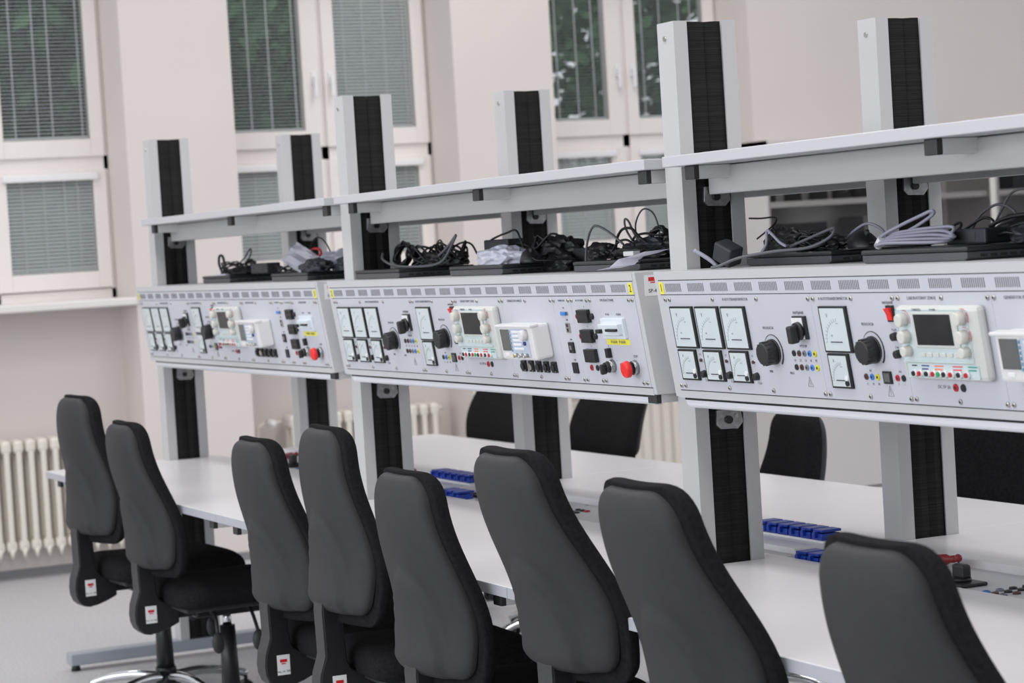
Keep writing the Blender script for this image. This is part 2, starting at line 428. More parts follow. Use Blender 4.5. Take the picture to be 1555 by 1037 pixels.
cabinet(5.45, 'grey cabinet with glass upper doors at the right picture edge, its shelf holding pale boxes', 2)
cabinet(6.93, 'grey glazed cabinet beyond the right picture edge', 3)
rr = random.Random(3)
def jar(x, y, z, h, r, mt, label, kind='jar'):
    m = MB().m(mt).cyl((0, 0, 0), (0, 0, h * .75), r, r * .95, seg=16).cyl((0, 0, h * .75), (0, 0, h * .88), r * .95, r * .45, seg=16)
    m.m(M['chrome'] if mt is M['jar'] else M['cabwhite']).cyl((0, 0, h * .88), (0, 0, h), r * .5, r * .5, seg=16).sph((r * .9, 0, h * .4), r * .18)
    o = m.build('instrument_flask', None, None, (x, y, z)); return tag(o, label, 'flask', 'dark flasks on the cabinet shelf')
ys = [4.08, 4.24, 4.40, 4.55, 4.66, 4.78, 4.9, 5.0]
flabs = ['small dark flask with bright knob, first from the left on the cabinet shelf', 'dark flask with bright knob, second from the left on the cabinet shelf', 'dark flask in the cabinet, third from the left on the shelf',
 'dark flask in the cabinet, fourth from the left on the shelf', 'dark flask in the cabinet, fifth from the left on the shelf', 'brownish flask in the cabinet, sixth from the left on the shelf', 'brownish flask in the cabinet, hidden mostly behind the post', 'brownish flask in the cabinet, last on the shelf behind the post']
for i, y in enumerate(ys):
    jar(-6.32, y, 1.62, .13 + .04 * (i % 3), .05 if i < 2 else .055, M['jarbrown'] if i in (5, 6, 7) else M['jar'], flabs[i])
for (y, w, h, lab, mt, zz) in ((4.12, .26, .24, 'dark grey storage box on the lower cabinet level below the flasks', 'cap', 1.262), (4.62, .4, .26, 'grey storage box behind cabinet glass beside the dark box', 'base', 1.262),
                           (5.62, .34, .2, 'slate blue box on the shelf of the right glazed cabinet', 'brick', 1.622), (5.75, .5, .22, 'dark grey box on the lower level of the right glazed cabinet', 'cap', 1.262)):
    m = MB().box(-.12, .12, 0, w, 0, h * .8, bev=.004).box(-.125, .125, -.005, w + .005, h * .8, h, bev=.004)
    tag(m.build('storage_box', M[mt], None, (-6.34, y, zz)), lab, 'box')

# ------------------------------------------------------------------ steel frames with posts
ZT = 1.958; PW = .1564; PT = .0748; PD = .5296
def make_frame(loc, label):
    t = thing('steel_frame', label, 'frame', loc, group='frames with two brush posts')
    MB().box(0, PT, -.425, 1.075, .022, .066, bev=.004).build('foot_beam', M['foot'], t)
    for y in (-.42, 1.04):
        MB().cyl((.04, y + .02, 0), (.04, y + .02, .023), .018, .014, seg=14).build('foot_pad', M['black'], t)
    for y0 in (0, PD):
        prof = [(0, y0), (PT, y0), (PT, y0 + .034), (PT - .004, y0 + .034), (PT - .004, y0 + .004), (.004, y0 + .004), (.004, y0 + PW - .004), (PT - .004, y0 + PW - .004), (PT - .004, y0 + .122), (PT, y0 + .122), (PT, y0 + PW), (0, y0 + PW)]
        # slot in the middle: column body open on its near side
        po = MB().prism(prof, 'z', .066, ZT).build('post', M['post'], t)
        c = y0 + .078
        for s in (-1, 1):
            m = MB(); rg = random.Random(int(y0 * 100) + s)
            b = m.bm; n = 150; ya = c + s * .0435; z0 = .07; dz = (ZT - .002 - z0) / n
            rows = []
            for i in range(n + 1):
                z = z0 + i * dz; j = rg.uniform(-.0006, .0006)
                rows.append([b.verts.new((PT - .006, ya, z)), b.verts.new((PT - .001, (ya + c) / 2, z + j)), b.verts.new((PT - .008 + j + (.004 if s < 0 else 0), c + s * .001, z + j * 2))])
            for i in range(n):
                for k in range(2): b.faces.new((rows[i][k], rows[i][k + 1], rows[i + 1][k + 1], rows[i + 1][k]))
            m.build('brush_strip', M['brush'], po)
        MB().box(.006, .01, y0 + .006, y0 + PW - .006, .07, ZT - .004).build('duct_back', M['black'], po)
        MB().cyl((.034, y0 - .003, ZT - .036), (.034, y0 + .004, ZT - .036), .006, seg=12, bev=.002).build('screw', M['screw'], po)
        for zb in (1.545, 1.048):
            k = MB().m(M['steel']).prism([(y0 + .052, zb + .045), (y0 + .112, zb + .045), (y0 + .118, zb + .015), (y0 + .104, zb), (y0 + .06, zb + .002), (y0 + .05, zb + .012)], 'x', PT - .002, PT + .006, bev=.001)
            k.m(M['black']).cyl((PT + .004, y0 + .08, zb + .022), (PT + .012, y0 + .08, zb + .022), .009, seg=10)
            k.m(M['screw']).cyl((PT + .004, y0 + .1, zb + .03), (PT + .01, y0 + .1, zb + .03), .004, seg=10)
            k.build('clamp_bracket', None, po)
    return t
fr_labels = ['pair of white posts with black brushes at the window end of the row',
             'pair of white posts with black brush strips between the farthest and middle consoles',
             'tallest looking pair of white posts with black brush strips, left of the console numbered 1',
             'pair of white posts with black brush strips beyond the right picture edge']
f0 = make_frame((-2 * L, 0, 0), fr_labels[0])
tb = children_table()
for i in (1, 2, 3):
    c = copy_tree(f0, None, tb); c.location = ((i - 2) * L, 0, 0); c['label'] = fr_labels[i]

# ------------------------------------------------------------------ desks
def arm(m_par, x, y0, y1, z0, z1, nm='support_arm'):
    a = MB().box(x - .02, x + .02, y0 + .012, y1, z0, z1, bev=.002).build(nm, M['arm'], m_par)
    MB().box(x - .0205, x + .0205, y0, y0 + .014, z0 - .0005, z1 + .0005, bev=.002).build('end_cap', M['cap'], a)
    return a
def make_desk(loc, front, label):
    t = thing('desk', label, 'desk', loc, group='front desks' if front else 'rear desks')
    y0, y1 = (-.458, .205) if front else (.455, 1.115)
    m = MB().m(M['desk']); x0, x1 = .022, L + .02
    # cut-outs around the posts so that tops butt in the middle of each post
    pa, pb = (0 - .002, PW + .002) if front else (PD - .002, PD + PW + .002)
    top = MB().m(M['desk'])
    z0, z1 = .725, .75
    xa, xb = PT + .002, L - .001
    top.box(xa, xb, y0, y1, z0, z1, bev=.0015)
    top.box(x0, xa + .003, y0, pa, z0, z1, bev=.001).box(x0, xa + .003, pb, y1, z0, z1, bev=.001)
    top.box(xb - .003, x1, y0, pa, z0, z1, bev=.001).box(xb - .003, x1, pb, y1, z0, z1, bev=.001)
    top.build('desktop', None, t)
    e = MB()
    ye = y0 - .0015 if front else y1
    e.box(x0, x1, ye, ye + .0015, z0 + .001, z1 - .001)
    e.build('edge_band', M['edge'], t)
    for x in (.16, 1.06, 1.975): arm(t, x, y0 + .01, y1 - .01, .7, .7249)
    MB().box(.08, L - .01, .05 if front else .55, .09 if front else .59, .64, .7, bev=.002).build('long_beam', M['beam'], t)
    return t
dl = ['white front desk top at the window end, below the farthest console', 'white front desk top below the middle console numbered 2', 'white front desk top nearest the viewer, below the console numbered 1']
rl = ['white rear desk top at the window end, behind the farthest posts', 'white rear desk top seen behind the blue sockets under the middle console', 'white rear desk top behind the nearest console, at the right']
d0 = make_desk((-2 * L, 0, 0), True, dl[0]); e0 = make_desk((-2 * L, 0, 0), False, rl[0])
tb = children_table()
for i in (1, 2):
    c = copy_tree(d0, None, tb); c.location.x = (i - 2) * L; c['label'] = dl[i]
    c = copy_tree(e0, None, tb); c.location.x = (i - 2) * L; c['label'] = rl[i]

# ------------------------------------------------------------------ upper shelves
def make_shelf(loc, label):
    t = thing('overhead_shelf', label, 'shelf', loc, group='overhead shelves')
    MB().box(.078, L - .006, -.05, .735, 1.636, 1.660, bev=.002).build('shelf_board', M['shelf'], t)
    for x in (.162, 1.062, 1.98): arm(t, x - .0, -.03, .72, 1.606, 1.6355)
    MB().box(.085, L - .012, .06, .085, 1.572, 1.634, bev=.003).build('long_beam', M['beam'], t)
    MB().box(.085, L - .012, .60, .625, 1.572, 1.634, bev=.003).build('long_beam', M['beam'], t)
    return t
sl = ['light grey overhead shelf farthest away, nearest the windows', 'light grey overhead shelf in the middle, above the console numbered 2', 'light grey overhead shelf nearest the viewer, above the console numbered 1']
s0 = make_shelf((-2 * L, 0, 0), sl[0]); tb = children_table()
for i in (1, 2):
    c = copy_tree(s0, None, tb); c.location.x = (i - 2) * L; c['label'] = sl[i]

# ------------------------------------------------------------------ instrument consoles
YT, ZTOP, YB, ZB = -.0894, 1.4097, -.0487, 1.1327
up = Vector((0, YT - YB, ZTOP - ZB)).normalized(); nrm = Vector((1, 0, 0)).cross(up)
PAN = Matrix(((1, 0, 0, 0), (0, up.y, nrm.y, YT), (0, up.z, nrm.z, ZTOP), (0, 0, 0, 1)))
# panel coordinates: (u along the row, -v up the panel from its top edge, n outward); v runs downward
def PB(): return MB(PAN)
def PB3(): return MB(PAN @ Matrix.Translation((0, .008, 0)))
def PB2(): return MB(PAN @ Matrix.Translation((-.003, .0035, 0)))
def pbox(m, u0, u1, v0, v1, n0, n1, bev=0.): return m.box(u0, u1, -v1, -v0, n0, n1, bev=bev)

def make_console(loc, label):
    t = thing('instrument_console', label, 'console', loc, group='instrument consoles')
    X0, X1 = .0808, L - .0076
    prof = [(YT, ZTOP), (YB, ZB), (.735, ZB), (.775, ZTOP)]
    MB().prism(prof, 'x', X0, X1, bev=.0015).build('housing', M['console'], t)
    # front panels: frame bars, vent strip, module plates
    m = PB(); pbox(m, X0 + .018, X1 - .012, .0005, .0185, 0, .0014); pbox(m, X0 + .018, X1 - .012, .2655, .281, 0, .0014)
    m.build('frame_bar', M['console'], t)
    v = PB().m(M['panel']); pbox(v, .098, 2.012, .0205, .0505, 0, .0012)
    v.m(M['ink']); u = .127
    while u + .068 < 1.99:
        for j in range(12): v.box(u + j * .0059, u + j * .0059 + .0029, -.0445, -.0265, .0008, .0015)
        u += .0988
    v.build('vent_strip', None, t)
    dk = PB(); pbox(dk, .098, 2.012, .0186, .0204, .0, .0009); pbox(dk, .098, 2.012, .0506, .052, 0, .0009); pbox(dk, .11, 2.016, .2632, .2648, 0, .0009)
    dk.build('shadow_gap', M['dark_ink'], t)
    mods = [(.112, .7067), (.7073, 1.0007), (1.0013, 1.2937), (1.2943, 1.5887), (1.5893, 1.6847), (1.6853, 1.7807), (1.7813, 2.01)]
    for (a, b) in mods:
        m = PB(); pbox(m, a, b, .0525, .2628, 0, .0016); m.build('module_plate', M['panel'], t)
    # screws
    top = [.118, .1245 + .016, .324, .502, .699, .7175, .852, .991, 1.0095, 1.146, 1.284, 1.302, 1.435, 1.578, 1.5965, 1.674, 1.692, 1.770, 1.788, 1.981, 1.9985]
    top[1] = .1365
    bot = [.120, .1385, .328, .506, .702, .7195, .861, .996, 1.0135, 1.15, 1.289, 1.307, 1.447, 1.583, 1.601, 1.684, 1.701, 1.78, 1.797, 1.981, 1.9985]
    for v0, lst in ((.062, top), (.2535, bot)):
        for u in lst:
            m = PB().m(M['screw']).cyl((u, -v0, .001), (u, -v0, .0045), .0058, .0042, seg=14, bev=.001)
            m.m(M['dark_ink']).cyl((u, -v0, .004), (u, -v0, .0049), .0019, seg=8); m.build('screw', None, t)
    # meters
    def meter(u0, u1, v0, v1, big, name):
        q = PB(); pbox(q, u0, u1, v0, v1, .001, .0065, bev=.001)
        f = q.build(name, M['meterframe'], t)
        d = PB(); pbox(d, u0 + .005, u1 - .007, v0 + .004, v1 - .004, .006, .0073, bev=.0004); dd = d.build('dial_face', M['dial'], f)
        w = u1 - u0; h = v1 - v0
        cx, cy = u0 + w * .62, -(v1 - h * .2)
        s = PB(); R = w * .46
        for a in range(0, 10):
            an = r_(92 + a * 9.5); p0 = (cx + R * math.cos(an), cy + R * math.sin(an), .0075); p1 = (cx + (R + .006) * math.cos(an), cy + (R + .006) * math.sin(an), .0075)
            s.tube([p0, p1], .0003, seg=4, smooth=1)
        s.tube([(cx + R * math.cos(r_(92 + a * 8.6)), cy + R * math.sin(r_(92 + a * 8.6)), .0075) for a in range(11)], .0002, seg=4, smooth=1)
        s.text('V' if big else 'A', u0 + w * .3, -(v0 + h * .2), .0074, .012 if big else .009)
        s.text('~', u0 + w * .62, -(v0 + h * .36), .0074, .014)
        if big: s.text('-o', u0 + w * .36, -(v0 + h * .62), .0074, .009)
        s.build('scale', M['scaleink'], f)
        nd = PB().box(u0 + w * .3, u0 + w * .72, -(v1 - h * .225) , -(v1 - h * .225 - .0018), .0076, .0082); nd.build('needle', M['dark_ink'], f)
        if not big:
            z = PB().m(M['white']).cyl((u1 - .014, -(v1 - h * .3), .007), (u1 - .014, -(v1 - h * .3), .0095), .0055, seg=14); z.m(M['meterframe']).cyl((u1 - .0135, -(v1 - h * .16), .007), (u1 - .0135, -(v1 - h * .16), .0105), .0055, seg=14); z.build('zero_screw', None, f)
        return f
    for u0 in (.135, .2445, .354):
        meter(u0, u0 + .098, .0765, .1685, True, 'voltmeter'); meter(u0 + .002, u0 + .078, .1715, .2395, False, 'ammeter')
    meter(.735, .832, .0765, .1685, True, 'voltmeter'); meter(.738, .811, .1705, .2395, False, 'ammeter')
    for u in (.229, .338, .4475):
        PB().m(M['chrome']).cyl((u, -.1945, .001), (u, -.1945, .0035), .0055, seg=14).m(M['brown']).cyl((u, -.1945, .0035), (u, -.1945, .006), .0036, seg=12).build('indicator_lamp', None, t)
        PB().cyl((u + .004, -.2245, .001), (u + .004, -.2245, .011), .0085, .0075, seg=16, bev=.001).build('fuse_holder', M['knob'], t)
    # regulating knobs with arc scales
    def knob(u, v, r, nm='regulating_knob'):
        b = PB().cyl((u, -v, .001), (u, -v, .006), r * 1.0, r * 1.0, seg=32).cyl((u, -v, .006), (u, -v, .031), r * .98, r * .86, seg=28, bev=.002)
        for k in range(14):
            an = 2 * PI * k / 14; b.box(u + r * .9 * math.cos(an) - .0012, u + r * .9 * math.cos(an) + .0012, -v + r * .9 * math.sin(an) - .0012, -v + r * .9 * math.sin(an) + .0012, .008, .029)
        o = b.build(nm, M['knob'], t)
        a = PB(); R = r * 1.33; pts = [(u + R * math.cos(r_(140 - 185 * i / 16)), -v + R * math.sin(r_(140 - 185 * i / 16)), .0018) for i in range(17)]
        for i in range(16):
            w = .0005 + .0018 * i / 16; a.tube([pts[i], pts[i + 1]], w, seg=4, smooth=1)
        a.build('arc_scale', M['dark_ink'], o)
    knob(.534, .171, .0265); knob(.899, .161, .0265)
    # selector switch
    b = PB().m(M['knob']); pbox(b, .633, .680, .0965, .1435, .001, .007, bev=.001); b.m(M['white']); pbox(b, .6325, .671, .0995, .1425, .0068, .0082)
    sw = b.build('selector_switch', None, t)
    b = PB().cyl((.655, -.126, .008), (.655, -.126, .016), .019, .018, seg=24); pbox(b, .646, .664, .112, .148, .014, .034, bev=.004); b.build('switch_grip', M['knob'], sw)
    # jacks
    def jack(u, v, mt, r=.0066, n=.004):
        PB().m(M[mt]).cyl((u, -v, .001), (u, -v, n), r, r * .9, seg=16).m(M['dark_ink']).cyl((u, -v, n), (u, -v, n + .0004), r * .42, seg=10).build('socket_jack', None, t)
    cols = ['black', 'brown', 'grey', 'bluejack', 'jyellow']
    for i, c in enumerate(cols):
        jack(.611 + i * .0194, .173, c); jack(.612 + i * .0194, .2015, c)
    for u, c in ((.858, 'brown'), (.8775, 'bluejack'), (.897, 'jyellow'), (.963, 'jred'), (.983, 'black')): jack(u, .2145, c)
    jack(1.143, .2275, 'jred', .0078); jack(1.166, .2275, 'black', .0078)
    b = PB().m(M['black']); pbox(b, .917, .945, .202, .2265, .001, .005, bev=.001); b.m(M['screen2']); pbox(b, .921, .940, .2055, .2225, .0048, .0054); b.build('display_socket', None, t)
    # red rocker + fuses
    b = PB().m(M['black']); pbox(b, .9665, .9915, .0755, .107, .001, .005, bev=.001); b.m(M['redbright']); b.prism([(-.080, .004), (-.080, .013), (-.092, .008), (-.103, .007), (-.103, .004)], 'x', .970, .986); b.build('rocker_switch', None, t)
    for v in (.1345, .168): PB().cyl((.981, -v, .001), (.981, -v, .012), .0085, .0075, seg=16, bev=.001).build('fuse_holder', M['knob'], t)
    # laboratory power supply
    b = PB2().m(M['psu']); pbox(b, 1.022, 1.276, .077, .214, .001, .022, bev=.009); b.m(M['psuface']); pbox(b, 1.028, 1.246, .083, .1795, .0215, .0232, bev=.003); pbox(b, 1.036, 1.256, .182, .2085, .0215, .0232, bev=.003)
    ps = b.build('power_supply', None, t)
    b = PB2(); pbox(b, 1.078, 1.215, .0865, .153, .0228, .0262, bev=.002); b.build('screen_surround', M['psu'], ps)
    b = PB2(); pbox(b, 1.087, 1.199, .091, .1475, .026, .0268); b.build('screen', M['screen'], ps)
    for (u, v, r) in ((1.054, .1005, .013), (1.054, .132, .013), (1.0535, .159, .0105), (1.2325, .0975, .013), (1.2325, .131, .013), (1.232, .159, .0105)):
        PB2().cyl((u, -v, .0225), (u, -v, .040), r, r * .92, seg=22, bev=.002).build('control_knob', M['knobcream'], ps)
    for i in range(6):
        b = PB2(); pbox(b, 1.088 + i * .021, 1.102 + i * .021, .162, .170, .0228, .0255, bev=.001); b.build('push_button', M['psu'], ps)
    PB2().m(M['ink']).text('TWINTEX', 1.095, -.0832, .0233, .0062).text('TP-2303E', 1.145, -.0832, .0233, .005).build('lettering', None, ps)
    for (c, a, b2) in (('dark_ink', 1.052, 1.068), ('navy', 1.082, 1.106), ('orange', 1.122, 1.150), ('pink', 1.178, 1.208), ('teal', 1.224, 1.252)):
        pr = PB2(); pbox(pr, a, b2, .1855, .1878, .0232, .0236); pr.build('output_stripe', M[c], ps)
        if c != 'dark_ink': pr = PB2(); pbox(pr, a, b2 - .004, .1915, .194, .0232, .0236); pr.build('output_stripe', M[c], ps)
    for (u, v) in ((1.054, .1005), (1.2325, .0975), (1.2325, .131)):
        PB2().m(M['pink']).tube([(u + .0165 * math.cos(r_(a)), -v + .0165 * math.sin(r_(a)), .0234) for a in range(-30, 120, 15)], .0006, seg=4, smooth=1).build('dial_arc', None, ps)
    for (u, c) in ((1.061, 'black'), (1.079, 'jred'), (1.101, 'black'), (1.121, 'jred'), (1.1375, 'green'), (1.1545, 'black'), (1.175, 'jred'), (1.199, 'black'), (1.222, 'jred')):
        PB2().m(M['white']).cyl((u, -.2005, .023), (u, -.2005, .029), .0068, .006, seg=16).m(M[c]).cyl((u, -.2005, .029), (u, -.2005, .0315), .005, .0045, seg=14).build('terminal_post', None, ps)
    # function generator
    b = PB3().m(M['gen']); pbox(b, 1.349, 1.543, .1235, .2085, .001, .050, bev=.006); pbox(b, 1.34, 1.545, .1205, .127, .03, .054, bev=.002)
    fg = b.build('function_generator', None, t)
    b = PB3(); pbox(b, 1.362, 1.412, .132, .185, .0495, .0515); b.build('screen', M['screen2'], fg)
    b = PB3(); pbox(b, 1.420, 1.518, .131, .2005, .0495, .0508, bev=.002); b.build('key_field', M['genface'], fg)
    for r in range(5):
        b = PB3(); pbox(b, 1.432, 1.488 - (.01 if r % 2 else 0), .1345 + r * .0105, .1405 + r * .0105, .0505, .0532, bev=.001); b.build('key_row', M['white'], fg)
    PB3().cyl((1.506, -.144, .0505), (1.506, -.144, .066), .0135, .0125, seg=24, bev=.002).build('tuning_knob', M['gen'], fg)
    for k in range(6): PB3().m(M['softblue']).box(1.4155, 1.4185, -.140 - k * .0095, -.134 - k * .0095, .0505, .053).build('soft_key', None, fg)
    for u, c in ((1.44, 'jyellow'), (1.47, 'white'), (1.498, 'white')):
        PB3().m(M['screw']).cyl((u, -.1955, .05), (u, -.1955, .062), .005, seg=14).m(M[c]).cyl((u, -.1955, .0625), (u, -.1955, .063), .003, seg=10).build('output_connector', None, fg)
    PB3().cyl((1.496, -.166, .0505), (1.496, -.166, .055), .005, seg=12).build('small_button', M['navy'], fg)
    b = PB3(); pbox(b, 1.372, 1.392, .191, .199, .0495, .0515, bev=.001); b.build('power_button', M['white'], fg)
    # five connector sockets below
    for i in range(5):
        u = 1.364 + i * .0428
        b = PB().m(M['black']); pbox(b, u - .012, u + .012, .213, .2405, .001, .008, bev=.001); b.m(M['screw'] if i == 1 else M['knob']).cyl((u, -.227, .008), (u, -.227, .012), .0085, seg=18)
        b.m(M['screw']).cyl((u + .009, -.2375, .008), (u + .009, -.2375, .009), .0018, seg=8).build('connector_socket', None, t)
    # interface ports
    b = PB().m(M['screw']); pbox(b, 1.622, 1.660, .0885, .0985, .001, .0035, bev=.001); b.m(M['bluejack']); pbox(b, 1.628, 1.654, .0895, .0975, .0035, .0075, bev=.001); b.build('monitor_port', None, t)
    b = PB().m(M['screw']); pbox(b, 1.637, 1.659, .1165, .1405, .001, .004, bev=.001); b.m(M['dark_ink']); pbox(b, 1.643, 1.651, .119, .126, .004, .0045); pbox(b, 1.643, 1.651, .130, .1375, .004, .0045); b.build('usb_port', None, t)
    for v in (.163, .2125):
        b = PB().m(M['black']); pbox(b, 1.636, 1.662, v, v + .0265, .001, .006, bev=.001); b.m(M['screw'] if v < .2 else M['knob']); pbox(b, 1.643, 1.653, v + .008, v + .018, .006, .0066); b.build('network_port', None, t)
    # terminal blocks
    for (u, v) in ((1.722, .0835), (1.722, .131), (1.722, .178)):
        b = PB().m(M['black']); pbox(b, u, u + .055, v, v + .031, .001, .012, bev=.001)
        blk = b.build('terminal_block', None, t)
        g = PB()
        for k in range(6): g.box(u + .005 + k * .0082, u + .0095 + k * .0082, -(v + .013), -(v + .005), .0118, .0125); g.box(u + .005 + k * .0082, u + .0095 + k * .0082, -(v + .027), -(v + .019), .0118, .0125)
        g.build('terminal_screw', M['cap'], blk)
    for v in (.1, .1475): jack(1.715, v, 'jred', .0075, .008); jack(1.786, v, 'black', .0075, .008)
    jack(1.733, .2235, 'jred', .0075); jack(1.763, .2235, 'black', .0075)
    # circuit breakers, tape, small switch, key, stop button
    b = PB().m(M['cbwhite']); pbox(b, 1.836, 1.945, .1035, .151, .001, .010, bev=.001); pbox(b, 1.842, 1.938, .115, .14, .0095, .022, bev=.001)
    cb = b.build('circuit_breaker', None, t)
    b = PB(); pbox(b, 1.843, 1.862, .1255, .1345, .0215, .031, bev=.001); b.build('breaker_lever', M['black'], cb)
    b = PB(); pbox(b, 1.888, 1.938, .1245, .1305, .0215, .029, bev=.001); b.build('breaker_lever', M['black'], cb)
    b = PB(); pbox(b, 1.836, 1.949, .1535, .1665, .001, .0021); tp = b.build('tape_label', M['yellow'], t)
    PB().m(M['ink']).text('FI 0,03A   FI 0,03A', 1.8925, -.16, .0023, .0095).build('tape_writing', None, tp)
    b = PB(); pbox(b, 1.833, 1.848, .1745, .1965, .001, .012, bev=.001); b.build('toggle_switch', M['black'], t)
    b = PB().m(M['steel']).cyl((1.844, -.2165, .001), (1.844, -.2165, .015), .0155, .0145, seg=24); b.m(M['knob']).cyl((1.844, -.2165, .015), (1.844, -.2165, .024), .0125, seg=20); pbox(b, 1.838, 1.850, .207, .231, .022, .036, bev=.003); b.build('rotary_key_switch', None, t)
    PB().cyl((1.888, -.2145, .001), (1.888, -.2145, .004), .005, seg=12).build('indicator_lamp', M['brown'], t)
    es = PB().m(M['steel']).cyl((1.955, -.2175, .001), (1.955, -.2175, .012), .017, .016, seg=28).m(M['black']).cyl((1.955, -.2175, .012), (1.955, -.2175, .022), .012, .017, seg=24).build('emergency_stop', None, t)
    PB().cyl((1.955, -.2175, .022), (1.955, -.2175, .034), .0195, .0185, seg=30, bev=.004).build('stop_button', M['redbright'], es)
    # printed writing on the panel
    w = PB().m(M['ink'])
    def tx(s, u, v, size=.0085): w.text(s, u, -v, .0018, size)
    tx('3f AUTOTRANSFORMÁTOR', .415, .0625, .0085); tx('1f AUTOTRANSFORMÁTOR', .787, .0625, .0085); tx('LABORATÓRNY ZDROJ', 1.083, .0625, .0085); tx('GENERÁTOR FUNKCIÍ', 1.372, .0625)
    tx('KONEKTORY', 1.637, .0625, .006); tx('AC, DC ZDROJ', 1.732, .0625, .006); tx('OVLÁDACÍ PANEL', 1.873, .0625, .0085)
    tx('REGULÁCIA', .528, .122, .0078); tx('REGULÁCIA', .893, .112, .0078); tx('NAPÁJANIE', .653, .0905, .0078); tx('NAPÁJANIE', .972, .0708, .007)
    tx('VÝSTUP', .65, .1585, .0078); tx('MIN', .51, .213, .0075); tx('MAX', .59, .2145, .0075)
    for i, s_ in enumerate(('L1', 'L2', 'L3', 'N', 'PE')): tx(s_, .611 + i * .0194, .1875, .007)
    for i, s_ in enumerate(('L', 'N', 'PE')): tx(s_, .858 + i * .0194, .2285, .006)
    for u in (.232, .341, .45): tx('T 2,5A', u + .006, .2395, .006)
    for i, u in enumerate((.222, .331, .44)): tx('L%d' % (i + 1), u + .004, .182, .006)
    tx('T 6,3A', .978, .1225, .006); tx('T 4A', .978, .156, .006); tx('AC', .875, .2025, .006); tx('DC', .974, .2025, .006); tx('DC 5V 3A', 1.107, .2275, .009)
    tx('-', .983, .2265, .008); tx('+', .963, .2265, .006); tx('PC', 1.641, .0805, .006); tx('USB', 1.648, .1095, .006); tx('LAN', 1.65, .157, .006); tx('LAN', 1.65, .2065, .006)
    tx('1', 1.75, .077, .006); tx('2', 1.75, .1245, .006); tx('3', 1.75, .172, .006); tx('FI 16A', 1.862, .0955, .007); tx('FI 0,03A', 1.918, .0955, .007); tx('STOP', 1.963, .1925, .008); tx('I', 1.868, .204, .006); tx('0', 1.838, .170, .006)
    for (u, v, s_) in ((.652, .2315, 1), (.931, .2415, 1)):
        a = .0125; p = [(u - a * .75, -v - a * .7, .0018), (u + a * .75, -v - a * .7, .0018), (u, -v + a * .9, .0018), (u - a * .75, -v - a * .7, .0018)]
        w.tube(p, .0005, seg=4, smooth=1); w.tube([(u + .001, -v + .005, .0018), (u - .0018, -v - .001, .0018), (u + .0018, -v - .0005, .0018), (u - .0005, -v - .0065, .0018)], .0004, seg=4, smooth=1)
    w.build('printed_writing', None, t)
    # lamp bar under the console, black plate painted as the gap's shadow above it
    q = [(.0 + .017 * math.cos(a), 1.1165 - .004 + .0125 * math.sin(a)) for a in [PI + PI * k / 10 for k in range(11)]]
    q = [(-.034, 1.1245)] + [(-.015 - .019 * math.cos(PI * k / 10), 1.1245 - .019 * math.sin(PI * k / 10)) for k in range(1, 10)] + [(.004, 1.1245)]
    MB().prism(q, 'x', .098, L - .065).build('light_bar', M['lamp'], t)
    MB().box(.09, L - .03, -.032, .03, 1.1246, 1.1326).build('gap_shadow_plate', M['black'], t)
    for x in (.115, 1.06, 1.99):
        if x < 1.9: continue
        arm(t, x, -.042, .72, 1.112, 1.1322)
    return t
cl = ['grey instrument console farthest away at the window end, numbered 3', 'grey instrument console in the middle of the row, numbered 2', 'grey instrument console nearest the viewer, numbered 1 on a yellow label']
c0 = make_console((-2 * L, 0, 0), cl[0]); tb = children_table(); cons = [c0]
for i in (1, 2):
    c = copy_tree(c0, None, tb); c.location.x = (i - 2) * L; c['label'] = cl[i]; cons.append(c)
for c, num in zip(cons, '321'):
    for (a, b) in ((.1015, .1185), (1.9905, 2.0095)):
        m = PB(); pbox(m, a, b, .0235, .0495, .0012, .0024); o = m.build('number_label', M['yellow'], c)
        PB().m(M['dark_ink']).text(num, (a + b) / 2, -.0365, .0026, .024, xs=.8).build('number', None, o)
# asset sticker on the near end plates
for c in cons[:2] + []:
    m = MB().m(M['white']); X = L - .0076
    m.box(X, X + .0008, -.065, -.005, 1.355, 1.402); m.m(M['red']); m.box(X + .0008, X + .0012, -.055, -.027, 1.388, 1.397, bev=.0001); m.box(X + .0008, X + .0012, -.050, -.032, 1.384, 1.3865)
    o = m.build('asset_sticker', None, c)
    mm = MB(Matrix(((0, 0, 1, X + .001), (1, 0, 0, -.036), (0, 1, 0, 1.366), (0, 0, 0, 1)))).m(M['dark_ink']).text('SP-4  27', 0, 0, 0, .012)
    mm.build('sticker_text', None, o)

